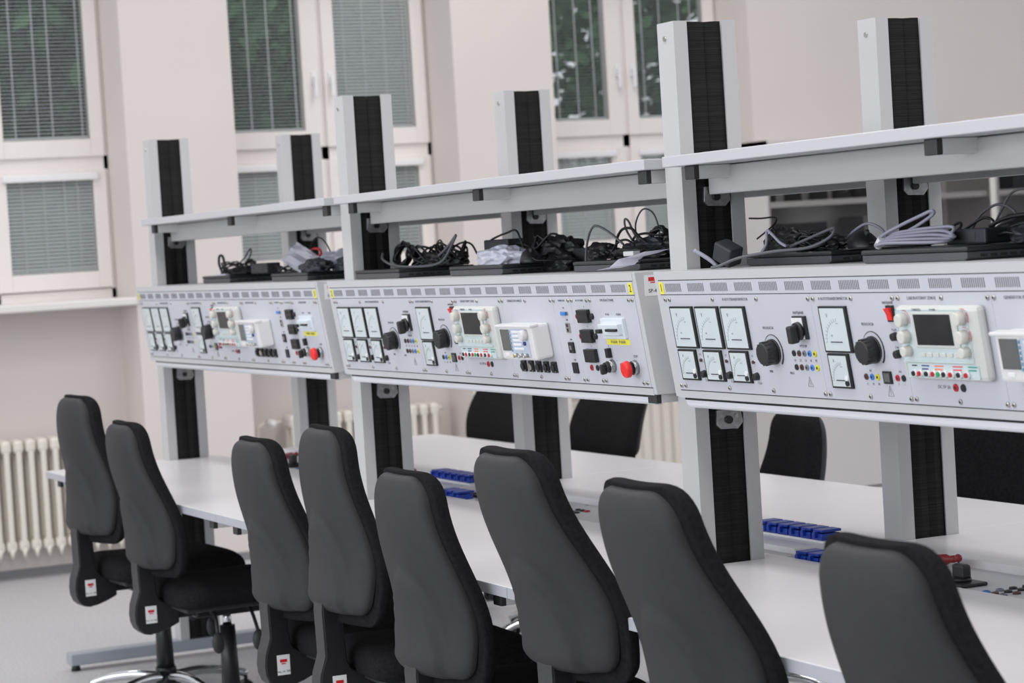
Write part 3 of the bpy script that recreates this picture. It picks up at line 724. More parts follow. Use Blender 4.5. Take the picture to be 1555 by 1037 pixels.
# ------------------------------------------------------------------ sunken socket panels and blue socket rows between the desks
def make_trough(loc, label):
    t = thing('socket_console', label, 'socket panel', loc, group='sunken socket panels')
    MB().box(.085, L - .025, .2065, .4535, .705, .732, bev=.001).build('panel_plate', M['console'], t)
    rows = [['bluejack', 'bluejack', 'grey', 'black', 'black'], ['bluejack', 'brown', 'black', 'black', 'black'], ['jyellow', 'grey', 'brown', 'black', 'jred']]
    k = 0
    for bx in (.70, 1.12):
        for j in range(3):
            for i in range(5):
                MB().m(M[rows[j][(i + k) % 5]]).cyl((bx + .05 + j * .028, .235 + i * .033, .732), (bx + .05 + j * .028, .235 + i * .033, .7365), .009, .008, seg=14).m(M['dark_ink']).cyl((bx + .05 + j * .028, .235 + i * .033, .7365), (bx + .05 + j * .028, .235 + i * .033, .737), .004, seg=8).build('socket_jack', None, t)
        k += 2
    for (x, y) in ((.33, .22), (.33, .44), (.66, .22), (.66, .44), (1.02, .22), (1.02, .44), (1.35, .22), (1.35, .44)):
        MB().cyl((x, y, .732), (x, y, .735), .006, .004, seg=10).build('screw', M['screw'], t)
    b = MB().m(M['black']).box(.605, .675, .262, .328, .732, .740, bev=.003); b.m(M['knob']).cyl((.63, .295, .740), (.63, .295, .747), .020, seg=20).box(.609, .651, .284, .306, .745, .776, bev=.006)
    b.build('selector_switch', None, t)
    return t
t0 = make_trough((-2 * L, 0, 0), 'sunken grey socket panel between the desks at the window end')
tb = children_table()
for i, lb in ((1, 'sunken grey socket panel between the desks under the middle console'), (2, 'sunken grey socket panel between the desks at lower right, with black rotary switch')):
    c = copy_tree(t0, None, tb); c.location.x = (i - 2) * L; c['label'] = lb

def make_strip(loc, n, label, group):
    t = thing('socket_strip', label, 'power strip', loc, group=group)
    MB().box(0, n * .052 + .01, -.028, .028, 0, .006, bev=.001).build('strip_base', M['white'], t)
    for i in range(n):
        x = .03 + i * .052
        m = MB().m(M['blue']).box(x - .023, x + .023, -.026, .026, .006, .022, bev=.003)
        m.box(x - .019, x + .022, -.024, .03, .0245, .031, bev=.002, rot=None).box(x - .004, x + .004, -.034, -.022, .012, .027, bev=.001)
        m.build('covered_socket', None, t)
    return t
def table_strips(x0, far, near):
    a = make_strip((x0 - .365, .415, .7465), 6, far, 'blue socket rows between the desks')
    b = make_strip((x0 + .095, .243, .7325), 3, near, 'blue socket rows between the desks')
    # raised cable lid that carries the far row
    l = MB().box(-.43, -.03, .30, .4535, .7322, .7463, bev=.001)
    l2 = l.build('cable_riser', M['desk'], None, (x0, 0, 0)); return l2
ll = ['pale cable lid under the blue sockets by the middle posts', 'pale cable lid under the blue sockets by the nearest posts']
for i, (x0, far, near) in enumerate(((-L, 'six blue covered sockets on a pale lid beside the middle front post', 'short row of blue covered sockets right of the post by the middle console'),
                       (0, 'six blue covered sockets on the pale lid, beside the nearest post', 'short row of blue covered sockets, partly behind the chair nearest the viewer'))):
    o = table_strips(x0, far, near); tag(o, ll[i], 'cable cover')
    tag(MB().box(0, .05, 0, .03, 0, .012, bev=.004).box(.05, .09, .01, .02, .0, .008, bev=.002).build('connector_plug', M['cableblk'], None, (x0 + .1, .30, .7325)), ('small black plug on the panel beside the nearest post' if x0 == 0 else 'small black plug on the panel by the post left of console 2'), 'plug')
for i, (x, y, lb) in enumerate(((.40, .40, 'red test lead clamp lying between the desks behind the nearest chair'), (-2.64, .40, 'red test lead clamp lying by the sockets right of the middle post'), (-3.70, .37, 'red test lead clamp on the farthest desk between two chair backs'))):
    m = MB().m(M['dkred']).tube([(-.06, 0, .012), (-.02, .004, .016), (.02, 0, .02), (.05, -.006, .024)], [.006, .011, .012, .008, .006], seg=10).sph((.056, -.008, .026), .009)
    m.m(M['cableblk']).tube([(.056, -.01, .024), (.062, -.014, .012), (.06, -.016, .0)], .002, seg=6)
    o = m.build('test_clamp', None, None, (x, y, .7322)); o.rotation_euler = (0, 0, .35); tag(o, lb, 'clamp', 'red test clamps')

# ------------------------------------------------------------------ office chairs
def pillow(hw_fn, H, yf, yr, nx=26, nz=34, H0=0.):
    """closed cushion-like body: hw_fn(t) half width; yf/yr(s,t,x,z) front and rear offsets already falling to the rim"""
    bm = bmesh.new(); F = []; R = []
    for j in range(nz + 1):
        t = .5 - .5 * math.cos(PI * j / nz); hw = hw_fn(t); rf, rr_ = [], []
        for i in range(nx + 1):
            s = -math.cos(PI * i / nx); x = s * hw; z = H0 + t * H
            rim = i in (0, nx) or j in (0, nz)
            a = yf(s, t, x, z); b = yr(s, t, x, z)
            if rim: v = bm.verts.new((x, (a + b) / 2, z)); rf.append(v); rr_.append(v)
            else: rf.append(bm.verts.new((x, a, z))); rr_.append(bm.verts.new((x, b, z)))
        F.append(rf); R.append(rr_)
    for j in range(nz):
        for i in range(nx):
            for G, fl in ((F, False), (R, True)):
                q = [G[j][i], G[j][i + 1], G[j + 1][i + 1], G[j + 1][i]]
                if len(set(q)) == 4:
                    try: bm.faces.new(q[::-1] if fl else q)
                    except ValueError: pass
    for f in bm.faces: f.smooth = True
    bmesh.ops.recalc_face_normals(bm, faces=bm.faces)
    return bm
def sstep(a, b, x):
    t = max(0, min(1, (x - a) / (b - a))); return t * t * (3 - 2 * t)
def edge(s, t, n=6.): return max(0., (1 - abs(s) ** n)) ** (1 / 2.5) * max(0., (1 - abs(2 * t - 1) ** (n * 2))) ** (1 / 2.5)
HB = .452
def back_hw(extra, H):
    def f(t):
        base = .213 - .072 * sstep(.22, 1.0, t) + extra
        base -= .008 * (1 - sstep(0, .22, t))
        rt, rb = .066, .035
        z = t * H
        if z > H - rt: d = (z - (H - rt)); base -= rt - math.sqrt(max(0, rt * rt - d * d))
        if z < rb: d = rb - z; base -= rb - math.sqrt(max(0, rb * rb - d * d))
        return max(base, .02)
    return f
def curve_y(x, t): return .95 * x * x - .035 * math.sin(PI * min(1, max(0, t * 1.0))) * 0 + .012 * math.cos(2 * PI * (t - .28))
def shell_mesh():
    def yf(s, t, x, z): return curve_y(x, t) + .006
    def yr(s, t, x, z):
        e = edge(s, t, 6)
        bump = (1 - sstep(.86, 1.0, (((x - .012) / .125) ** 2 + (max(0, z) / .25) ** 2) ** .5)) * .017 * (.5 + .5 * sstep(0, .04, z))
        return curve_y(x, t) - .026 * e - bump
    return pillow(back_hw(-.008, HB), HB, yf, yr, 44, 50)
def cush_mesh():
    def yf(s, t, x, z): return curve_y(x, t) + .012 + .044 * edge(s, t, 5)
    def yr(s, t, x, z): return curve_y(x, t) + .004
    return pillow(back_hw(.012, HB + .036), HB + .036, yf, yr, 26, 34, -.028)
def add_bm(bm, name, mt, par, loc=(0, 0, 0), rx=0.):
    me = bpy.data.meshes.new(name); bm.to_mesh(me); bm.free(); me.materials.append(mt)
    o = bpy.data.objects.new(name, me); C.objects.link(o); o.parent = par; o.location = loc; o.rotation_euler = (rx, 0, 0); return o
SH, CU = None, None
def seat_mesh():
    def hw(t): 
        b = .235 - .02 * t; r = .07; z = t * .46
        for d in (r - z, z - (.46 - r)):
            if d > 0: b -= r - math.sqrt(max(0, r * r - min(d, r) ** 2))
        return b
    def top(s, t, x, z): return .012 + .052 * edge(s, t, 5) - .012 * math.exp(-((t - .4) / .25) ** 2) * (1 - s * s) - .02 * sstep(.75, 1, t)
    def bot(s, t, x, z): return -.004 - .012 * edge(s, t, 8)
    bm = pillow(hw, .46, top, bot, 24, 26)
    # currently (x, y=thickness, z=depth): turn to (x, depth, thickness)
    for v in bm.verts: v.co = Vector((v.co.x, v.co.z - .21, v.co.y))
    bmesh.ops.recalc_face_normals(bm, faces=bm.faces); return bm
SHELL_ME = CUSH_ME = SEAT_ME = None
def shared(bmf, key, mt, store={}):
    if key not in store:
        bm = bmf(); me = bpy.data.meshes.new(key); bm.to_mesh(me); bm.free(); me.materials.append(mt); store[key] = me
    return store[key]
def link_me(name, me, par, loc=(0, 0, 0), rot=(0, 0, 0)):
    o = bpy.data.objects.new(name, me); C.objects.link(o); o.parent = par; o.location = loc; o.rotation_euler = rot; return o

def make_chair(x, y, rz, label, seat_z=.455, top_z=1.05, recline=6., back_dy=0., spin=.3, group='office chairs in the front row'):
    t = thing('office_chair', label, 'chair', (x, y, 0), rz, group)
    # star base
    hub = MB().cyl((0, 0, .055), (0, 0, .115), .034, .030, seg=20).build('hub', M['black'], t)
    for k in range(5):
        a = spin + 2 * PI * k / 5; d = Vector((math.cos(a), math.sin(a), 0))
        MB().tube([d * .025 + Vector((0, 0, .098)), d * .12 + Vector((0, 0, .104)), d * .22 + Vector((0, 0, .092)), d * .28 + Vector((0, 0, .072))], [.018, .017, .014, .012], seg=10).build('base_leg', M['chrome'], t)
        e = d * .275; s_ = Vector((-d.y, d.x, 0))
        m = MB().cyl(e + Vector((0, 0, .045)), e + Vector((0, 0, .078)), .007, seg=8)
        for q in (-1, 1): m.cyl(e + s_ * q * .006 + Vector((0, 0, .026)), e + s_ * q * .024 + Vector((0, 0, .026)), .026, .024, seg=18, bev=.003)
        m.sph(tuple(e + Vector((0, 0, .036))), .02, (1, 1, .9), 12, 8)
        m.build('caster', M['black'], t)
    zc = seat_z - .075
    MB().m(M['black']).cyl((0, 0, .1), (0, 0, zc - .04), .031, .024, seg=20).m(M['black']).cyl((0, 0, .115), (0, 0, .13), .036, .034, seg=20).m(M['chrome']).cyl((0, 0, zc - .045), (0, 0, zc + .01), .014, seg=16).build('gas_lift', None, t)
    m = MB().box(-.06, .06, -.12, .12, zc, zc + .05, bev=.008).box(-.10, .10, -.16, .14, zc + .045, zc + .058, bev=.002)
    m.box(-.022, .022, -.24, -.1, zc + .005, zc + .035, bev=.004).cyl((-.075, -.06, zc + .02), (.075, -.06, zc + .02), .016, seg=14)
    mech = m.build('mechanism', M['black'], t)
    for (sx, yy, ln) in ((1, .05, .15), (1, -.07, .12), (-1, .02, .14)):
        l = MB().tube([(sx * .05, yy, zc + .03), (sx * .12, yy - .005, zc + .01), (sx * ln * 1.25, yy - .01, zc - .045)], .006, seg=8)
        l.sph((sx * (ln * 1.25 + .006), yy - .012, zc - .068), .026, (.55, .8, 1.3)); l.build('lever', M['cover'], t)
    # seat
    st = link_me('seat', shared(seat_mesh, 'seat_cushion', M['fabric']), t, (0, .0, seat_z - .01))
    MB().box(-.19, .19, -.19, .21, -.028, -.008, bev=.008).build('seat_pan', M['cover'], st)
    # backrest
    zb = top_z - HB * math.cos(r_(recline)); yb = -.255 + back_dy
    rx = r_(recline)
    br = link_me('backrest', shared(cush_mesh, 'backrest_cushion', M['fabric']), t, (0, yb, zb), (rx, 0, 0))
    link_me('back_shell', shared(shell_mesh, 'backrest_shell', M['shell']), t, (0, yb, zb), (rx, 0, 0))
    # spine cover: plate from the shell down and forward under the seat
    zj = seat_z - .105
    yj = yb - .028
    pr = [(yj + .004, zb + .12), (yj - .006, zb + .0), (yj - .004, zj + .135), (yj - .010, zj + .115), (yj - .019, zj + .09), (yj - .023, zj + .06), (yj - .021, zj + .034), (yj - .012, zj + .012), (yj + .004, zj - .002), (yj + .024, zj - .006), (yj + .05, zj - .003), (yj + .085, zj + .008), (yj + .118, zj + .022), (yj + .12, zj + .088), (yj + .075, zj + .090), (yj + .06, zj + .1), (yj + .052, zj + .12), (yj + .045, zb + .0), (yj + .03, zb + .12)]
    jm = MB().m(M['black']).prism(pr, 'x', -.034, .034, bev=.004)
    rp = pr[:10]; pl = [(a - .0015, b) for (a, b) in rp] + [(a + .006, b) for (a, b) in rp[::-1]]
    jm.m(M['cover']).prism(pl, 'x', -.0335, .0335)
    J = jm.build('spine_cover', None, t)
    MB().box(-.02, .02, yj + .1, -.1, zc + .004, zc + .03, bev=.003).build('back_bar', M['black'], t)
    s = MB().m(M['white']).box(.0335, .0348, yj + .010, yj + .046, zj + .030, zj + .084)
    s.m(M['red']).box(.0345, .0352, yj + .018, yj + .038, zj + .064, zj + .072).box(.0345, .0352, yj + .022, yj + .034, zj + .059, zj + .062)
    sk = s.build('sticker', None, J)
    MB(Matrix(((0, 0, 1, .0351), (1, 0, 0, yj + .028), (0, 1, 0, zj + .039), (0, 0, 0, 1)))).m(M['dark_ink']).text('No. 14  750', 0, 0, 0, .0072).build('sticker_text', None, sk)
    return t

CH = [  # x, y, rz, seat_z, top_z, recline, back_dy, spin
 (-3.12, -.32, .06, .48, 1.065, 1.5, .0, .2, 'black office chair farthest away, its back left of all others beside the radiator'),
 (-2.55, -.275, .0, .45, 1.0, 7, .0, .5, 'black office chair second from the windows, its seat side fully visible'),
 (-1.375, -.255, .0, .45, 1.005, 6, .0, .1, 'black office chair third from the windows, just left of a taller back'),
 (-.88, -.275, -.05, .465, 1.058, .5, .0, .95, 'black office chair fourth from the windows, before the post left of console 2'),
 (-.255, -.295, .0, .45, .99, 4.5, .0, .6283, 'black office chair fifth from the windows, lower back partly hiding the blue sockets'),
 (.36, -.25, .0, .48, 1.07, 14, .0, 0., 'black office chair sixth from the windows, with the full back visible at picture centre'),
 (.955, -.27, .0, .47, 1.045, 14, .0, .4, 'black office chair second from the viewer, before the nearest tall post'),
 (1.69, -.28, .0, .46, 1.008, 12, .0, .1, 'black office chair nearest the viewer at lower right'),
]
for c in CH: make_chair(c[0], c[1], c[2], c[8], c[3], c[4], c[5], c[6], c[7])
RC = [(-4.22, 1.26, PI + .1, .45, 1.10, 18, 'rear black office chair farthest away, slanted beside the middle rear post'),
      (-3.25, 1.26, PI + .1, .45, 1.10, 18, 'rear black office chair slanted against the ribbed radiator'),
      (-1.76, 1.10, PI - .1, .43, .90, 6, 'rear black office chair with rounded top, right of the nearest front post'),
      (-.60, 1.14, PI + .45, .43, .92, 3, 'rear black office chair at the right edge beneath the console numbered 1')]
for c in RC: make_chair(c[0], c[1], c[2], c[6], c[3], c[4], c[5], group='office chairs on the rear side')

# ------------------------------------------------------------------ laptops and clutter on the consoles
ZC = ZTOP + .0005
def make_laptop(x, y, rz, label):
    t = thing('laptop', label, 'laptop', (x, y, ZC), rz, 'closed laptops on the consoles')
    m = MB().m(M['laptopside']).prism([(0.004, .004), (.012, .0), (.35 - .012, .0), (.346, .004), (.346, .016), (.004, .016)], 'y', 0, .24, bev=.002)
    m.m(M['black'])
    for k in range(5): m.box(.3455, .3468, .03 + k * .022, .045 + k * .022, .006, .011)
    m.box(.3455, .3468, .16, .18, .005, .012); m.box(.3455, .3468, .19, .215, .006, .012)
    b = m.build('laptop_base', None, t)
    MB().box(.001, .349, -.002, .236, .0165, .026, bev=.004).build('lid', M['laptop'], t)
    MB().m(M['laptopside']).cyl((.05, .238, .014), (.11, .238, .014), .007, seg=12).cyl((.24, .238, .014), (.30, .238, .014), .007, seg=12).build('hinge', None, t)
    return t
laps = [(-3.66, .07, -.03, 'closed dark laptop under the pile with a black adapter, leftmost on the farthest console'),
        (-2.79, .03, 0, 'closed dark laptop under the papers at the right of the farthest console'),
        (-1.95, .0, 0, 'closed dark laptop left on the middle console, beneath a black cable bundle'),
        (-1.29, .02, .0, 'closed dark laptop in the centre of the middle console, beneath the plastic bag'),
        (-.55, .03, 0, 'closed dark laptop right on the middle console, a paper strip hanging off it'),
        (.16, .10, .0, 'closed dark laptop on the console numbered 1, beneath the black mouse'),
        (.77, .0, 0, 'closed dark laptop at the right edge of console 1, beneath the grey network cable')]
for l in laps: make_laptop(*l)
ZL = ZC + .027

def make_mouse(x, y, z, rz, label):
    t = thing('computer_mouse', label, 'mouse', (x, y, z), rz, 'black computer mice')
    bm = bmesh.new(); bmesh.ops.create_uvsphere(bm, u_segments=24, v_segments=16, radius=1)
    for v in bm.verts:
        zz = v.co.z; v.co = Vector((v.co.x * .031, v.co.y * .054, max(zz, -.02) * (.036 + .006 * v.co.y)))
        v.co.z += .001
        if abs(v.co.y) < .02: v.co.x *= .94
    for f in bm.faces: f.smooth = True
    add_bm(bm, 'body', M['black'], t)
    MB().box(-.0012, .0012, -.045, -.01, .03, .0345).build('button_split', M['cap'], t)
    MB().cyl((-.004, -.028, .031), (.004, -.028, .031), .008, seg=14).build('scroll_wheel', M['cap'], t)
    MB().tube([(0, -.05, .01), (0, -.08, .012), (.01, -.10, .006), (.05, -.11, .004), (.09, -.09, .004)], .002, seg=6).build('cord', M['cableblk'], t)
    return t
def make_adapter(x, y, z, rz, label, w=.12, d=.05, h=.032):
    t = thing('power_adapter', label, 'power adapter', (x, y, z), rz, 'black power adapters')
    MB().box(-w / 2, w / 2, -d / 2, d / 2, 0, h, bev=.004).build('case', M['brick'], t)
    MB().box(-w / 4, w / 4, -d / 2 - .0006, -d / 2, h * .2, h * .75).build('rating_label', M['cap'], t)
    MB().tube([(w / 2, 0, h / 2), (w / 2 + .03, .0, h / 2 + .004), (w / 2 + .06, .02, .008), (w / 2 + .03, .06, .004), (-.02, .075, .006)], .003, seg=6).build('cord', M['cableblk'], t)
    MB().cyl((-w / 2, 0, h / 2), (-w / 2 - .03, 0, h / 2), .007, .006, seg=10).build('plug', M['cableblk'], t)
    return t
def cable(name, label, loc, pts, r, mt, group='loose cables on the consoles', smooth=5):
    o = MB().tube(pts, r, seg=7, smooth=smooth).build(name, M[mt], None, loc); return tag(o, label, 'cable', group)
def coil(label, loc, R, n, turns, r, mt, seed, flat=1., zr=.03, tilt=(0, 0, 0), ex=1.6, name='coiled_cable', band=True, group='coiled cables on the consoles'):
    rg = random.Random(seed); pts = []
    per = 9
    for i in range(turns * per):
        a = 2 * PI * i / per
        k = R * (1 + rg.uniform(-.18, .18))
        pts.append((ex * k * math.cos(a), k * flat * math.sin(a), r + zr * (.5 + .5 * math.sin(a * 1.37 + seed)) * rg.uniform(.5, 1.1)))
    t = thing(name, label, 'cable', loc, tilt[2], group)
    c = MB().tube(pts, r, seg=6, smooth=3).build('wire', M[mt], t); c.rotation_euler = (tilt[0], tilt[1], 0)
    if band: MB().cyl((-.012 + ex * R, 0, zr * .5), (.012 + ex * R, 0, zr * .5), r * 3.2, seg=10).build('cable_tie', M['black'], c)
    return t

def wad(name, label, cat, loc, size, mt, seed, rot=0., group=None):
    bm = bmesh.new(); bmesh.ops.create_icosphere(bm, subdivisions=4, radius=1)
    for v in bm.verts:
        p = v.co.copy(); n = noise.noise(p * 2.1 + Vector((seed, 0, 0))) * .3 + abs(noise.noise(p * 5 + Vector((0, seed, 0)))) * .22
        p = p * (1 - n)
        v.co = Vector((p.x * size[0], p.y * size[1], max(-.35, p.z) * size[2] + .35 * size[2]))
    me = bpy.data.meshes.new(name); bm.to_mesh(me); bm.free(); me.materials.append(M[mt])
    o = bpy.data.objects.new(name, me); C.objects.link(o); o.location = loc; o.rotation_euler = (0, 0, rot); return tag(o, label, cat, group)

# console 1 (nearest)
CB = 'cableblk'
make_mouse(.538, .16, ZL, 1.25, 'black mouse on the laptop under console 1 shelf, between grey cables')
cable('network_cable', 'arching grey lilac cable behind the black mouse on console 1', (.46, .22, ZL), [(-.10, 0, .003), (-.06, 0, .03), (.0, 0, .05), (.05, 0, .040), (.09, 0, .012), (.12, 0, .003)], .0032, 'cablegrey')
pts = []
rg = random.Random(8)
for k in range(5):
    pts += [(-.10 + rg.uniform(-.006, .006), -.02 + .008 * k, .006 + .003 * k), (-.04, -.035 + .008 * k, .010 + .005 * k), (.08 + rg.uniform(-.03, .02), -.02 + .01 * k, .008 + .007 * k), (.115 + rg.uniform(-.01, .01), .01, .010 + .003 * k), (.06, .03, .016 + .002 * k), (-.05, .03, .014 + .002 * k)]
t = thing('network_cable', 'grey network cable in a flat coil with one loop standing up on console 1', 'cable', (.85, .07, ZL), 0, 'coiled cables on the consoles')
MB().tube(pts, .0035, seg=8, smooth=4).tube([(-.10, -.02, .004), (-.095, -.01, .024), (-.04, .0, .044), (.02, .005, .060), (.05, .01, .068), (.045, .014, .060), (-.01, .01, .038), (-.07, 0, .018), (-.03, 0, .01)], .0035, seg=8, smooth=5).build('wire', M['cablegrey'], t)
MB().cyl((-.108, -.012, .004), (-.092, -.012, .02), .008, seg=10).build('cable_tie', M['white'], t)
make_adapter(.975, .13, ZL, .0, 'black power adapter brick lying on the laptop at the right of console 1', .125, .06, .030)
cable('power_cable', 'thin black cable looping up left of the adapter brick on console 1', (.95, .12, ZL), [(-.14, -.02, .004), (-.10, 0, .006), (-.05, .02, .03), (-.06, .03, .042), (-.085, .03, .034), (-.08, .02, .012), (-.04, .03, .03), (.0, .04, .048), (.03, .04, .044), (.05, .03, .034)], .0028, CB)
cable('power_cable', 'brown grey cable arching high behind the adapter brick on console 1', (.94, .2, ZL), [(-.08, 0, .028), (-.05, 0, .055), (0, 0, .072), (.04, 0, .066), (.06, 0, .048), (.055, -.04, .030), (.03, -.07, .008), (-.02, -.09, .003)], .0028, 'cabledk')
cable('network_cable', 'pale grey cable with a tall loop at the right picture edge on console 1', (1.0, .2, ZL), [(-.08, 0, .02), (-.04, 0, .065), (-.01, 0, .092), (.03, 0, .098), (.06, 0, .082), (.04, 0, .05), (.02, 0, .02)], .0025, 'cabledk')
cable('power_cable', 'thick black cable bundle running right from the adapter brick to the picture edge', (1.1, .14, ZL), [(-.10, 0, .032), (-.06, 0, .044), (0, 0, .05), (.10, 0, .048), (.16, 0, .03), (.08, .02, .040), (.0, .01, .036), (-.06, .01, .024), (.05, -.01, .014)], .0042, CB)
wad('cable_bundle', 'black cable heap right of the adapter brick at the picture edge', 'cable', (1.14, .16, ZL), (.09, .05, .03), 'brick', 33)
t = thing('plug_adapter', 'angular grey black mains plug adapter leaning at the left end of console 1', 'power adapter', (.215, .02, ZC + .0), .3)
o = MB().box(-.026, .026, -.02, .02, .0, .042, bev=.004).build('case', M['brick'], t); o.rotation_euler = (.2, .45, 0); o.location = (0, 0, .013)
MB().tube([(-.02, -.01, .006), (-.035, -.02, .022), (-.065, -.03, .042)], .0045, seg=8).build('pin_lead', M['cablegrey'], t)
wad('headset_case', 'rounded black pouch behind the post on console 1', 'pouch', (.19, .22, ZL - .02), (.085, .05, .05), 'black', 3)
wad('cable_bundle', 'black cable heap on the laptop between pouch and mouse on console 1', 'cable', (.36, .17, ZL), (.085, .04, .026), CB, 44)
coil('tangled black cable in front of the pouch on console 1', (.36, .15, ZL), .03, 0, 6, .003, CB, 4, zr=.038)
cable('power_cable', 'black grey cable with a long loop left of the mouse on console 1', (.42, .08, ZL), [(-.20, -.1, -.024), (-.15, -.11, -.021), (-.10, -.09, -.006), (-.02, -.05, .004), (.06, -.02, .008), (.11, 0, .025), (.12, .01, .042), (.09, .02, .044), (.0, .02, .026), (-.07, .02, .012)], .0033, 'cabledk')
cable('network_cable', 'bent grey lead standing beside the pouch on console 1', (.29, .08, ZL), [(-.03, 0, 0), (-.005, 0, .02), (0, 0, .048), (.02, 0, .040), (.05, 0, .022), (.075, 0, .013)], .0033, 'cablegrey', smooth=3)
wad('cable_bundle', 'knotted black cable end against the nearest front post', 'cable', (.04, .26, ZC), (.045, .03, .06), CB, 7)
cable('power_cable', 'thin dark wire kinked beside the nearest front post', (.03, .24, ZL), [(-.08, 0, .078), (-.03, 0, .076), (.035, 0, .076), (.03, 0, .062), (-.01, 0, .045), (-.05, 0, .03)], .002, CB)
# console 2 (middle)
coil('black cable bundle standing on end at the left of the middle console', (-1.90, .15, ZL + .034), .034, 0, 9, .0036, CB, 1, zr=.02, tilt=(1.35, 0, .15), ex=1.1)
wad('cable_bundle', 'black cable heap with a black mouse under the coils of the middle console', 'cable', (-1.68, .16, ZL), (.15, .045, .034), CB, 52)
coil('dense black cable coil on the leftmost laptop of the middle console', (-1.74, .15, ZL), .04, 0, 9, .0034, CB, 2, zr=.055, ex=1.25)
coil('black cable coil right of the dense coil on the middle console', (-1.58, .16, ZL), .038, 0, 9, .0034, CB, 3, zr=.06, ex=1.2)
cable('network_cable', 'light grey cable bowed in front of the black coils on the middle console', (-1.72, .07, ZL), [(-.03 -.14, 0, .045), (-.15, -.01, .028), (-.05, -.02, .010), (.08, -.02, .003), (.20, 0, .005), (.26, .01, .02), (.30, .02, .06), (.33, .02, .085), (.27, .02, .055), (.20, .02, .03)], .0036, 'cabledk')
cable('power_cable', 'black cable arching over the coils on the middle console', (-1.60, .2, ZL), [(-.10, 0, .03), (-.05, 0, .055), (.02, 0, .064), (.07, 0, .055), (.10, 0, .03)], .003, CB)
cable('power_cable', 'small thin black loop standing above the left coils of the middle console', (-1.76, .2, ZL), [(-.04, 0, .03), (-.03, 0, .06), (0, 0, .075), (.02, 0, .062), (.01, 0, .04)], .0022, CB)
make_adapter(-1.315, .2, ZL + .030, .0, 'black adapter brick propped up with its cable, behind the plastic bag on the middle console', .16, .05, .036)
wad('cable_bundle', 'black cable heap carrying the propped adapter on the middle console', 'cable', (-1.29, .2, ZL), (.10, .03, .036), CB, 12)
cable('power_cable', 'black cable draped over the propped adapter on the middle console', (-1.30, .19, ZL), [(-.10, -.01, .03), (-.09, 0, .06), (-.03, 0, .074), (.03, 0, .082), (.09, 0, .088), (.12, 0, .06), (.14, 0, .03)], .003, CB)
wad('plastic_bag', 'crumpled clear plastic bag on the centre laptop of the middle console', 'bag', (-1.06, .08, ZL), (.115, .045, .036), 'bag', 21, .1)
make_mouse(-.915, .09, ZL, 1.2, 'black mouse beside the clear plastic bag on the middle console')
wad('cable_bundle', 'tall black cable heap behind the mouse of the middle console', 'cable', (-.99, .21, ZL), (.13, .05, .05), CB, 62)
coil('black cable coil behind the mouse, before the rear post of the middle console', (-1.02, .21, ZL), .045, 0, 8, .0035, CB, 31, zr=.07, ex=1.4)
make_adapter(-.835, .22, ZL - .01, .0, 'small black adapter standing between two laptops of the middle console', .11, .05, .04)
wad('cable_bundle', 'flat black cable heap between mouse and small adapter', 'cable', (-.90, .17, ZC), (.10, .04, .035), CB, 14)
wad('cable_bundle', 'small dark cable heap left on the right laptop of the middle console', 'cable', (-.62, .15, ZL), (.07, .04, .032), CB, 16)
wad('cable_bundle', 'black pouch with cables beside the post at the right of the middle console', 'pouch', (-.44, .2, ZL), (.16, .05, .036), 'brick', 19)
wad('cable_bundle', 'dark cable heap in front of the pouch at the right of the middle console', 'cable', (-.36, .12, ZL), (.13, .04, .022), CB, 72)
for i, (x, pts, r, mt, lb) in enumerate((
    (-.60, [(-.02, -.04, -.02), (-.01, -.04, .03), (.015, -.04, .07), (.05, -.04, .084), (.10, -.03, .065), (.15, -.02, .035)], .003, 'cabledk', 'dark cable with a tall arch at the left of the right laptop, middle console'),
    (-.56, [(-.01, .02, .0), (.0, .02, .045), (.03, .02, .07), (.08, .02, .072), (.12, .02, .05), (.17, .02, .03)], .0035, CB, 'black cable with a rounded arch in the centre of the tangle, middle console'),
    (-.50, [(-.06, 0, .01), (-.02, 0, .038), (.03, 0, .045), (.07, 0, .03)], .003, CB, 'short low black cable arch within the tangle, middle console'),
    (-.50, [(.0, .04, .03), (-.045, .04, .07), (-.05, .04, .095), (-.03, .04, .09), (.0, .04, .055), (.04, .04, .03)], .0028, 'cabledk', 'narrow grey loop standing up beside the tall grey arch, middle console'),
    (-.47, [(-.06, .06, .04), (-.06, .06, .085), (-.02, .06, .117), (.03, .06, .108), (.055, .06, .075), (.06, .06, .045)], .0022, 'cabledk', 'tallest thin grey arch of the tangle, middle console'),
    (-.42, [(-.10, .04, .03), (-.08, .04, .052), (-.02, .04, .058), (.03, .04, .052), (.07, .04, .055)], .003, CB, 'black cable running level into the tangle near the post, middle console'))):
    cable('power_cable', lb, (x, .14, ZL), pts, r, mt)
coil('round black cable coil standing next to the nearest tall post', (-.40, .2, ZL + .045), .024, 0, 6, .004, CB, 41, zr=.01, tilt=(1.35, 0, .2), ex=1.2)
b = MB(); bm = b.bm
prof = [(-.30, -.035, -.024), (-.24, -.03, -.018), (-.23, -.01, .0), (-.18, .0, .006), (-.14, .01, .014), (-.05, .03, .018)]
vs_ = [(bm.verts.new((x, y, z)), bm.verts.new((x + .03, y + .05, z + .003))) for (x, y, z) in prof]
for i in range(len(vs_) - 1): bm.faces.new((vs_[i][0], vs_[i][1], vs_[i + 1][1], vs_[i + 1][0]))
bmesh.ops.solidify(bm, geom=list(bm.faces), thickness=.0015)
tag(b.build('paper_strip', M['paper'], None, (.0, .0, ZL + .002)), 'torn white paper strip hanging over the right laptop of the middle console', 'paper')
tag(MB().box(0, .05, 0, .02, 0, .012, bev=.002).build('white_plug', M['white'], None, (-.34, .06, ZL + .006)), 'small white plug lying in the cable tangle of the middle console', 'plug')
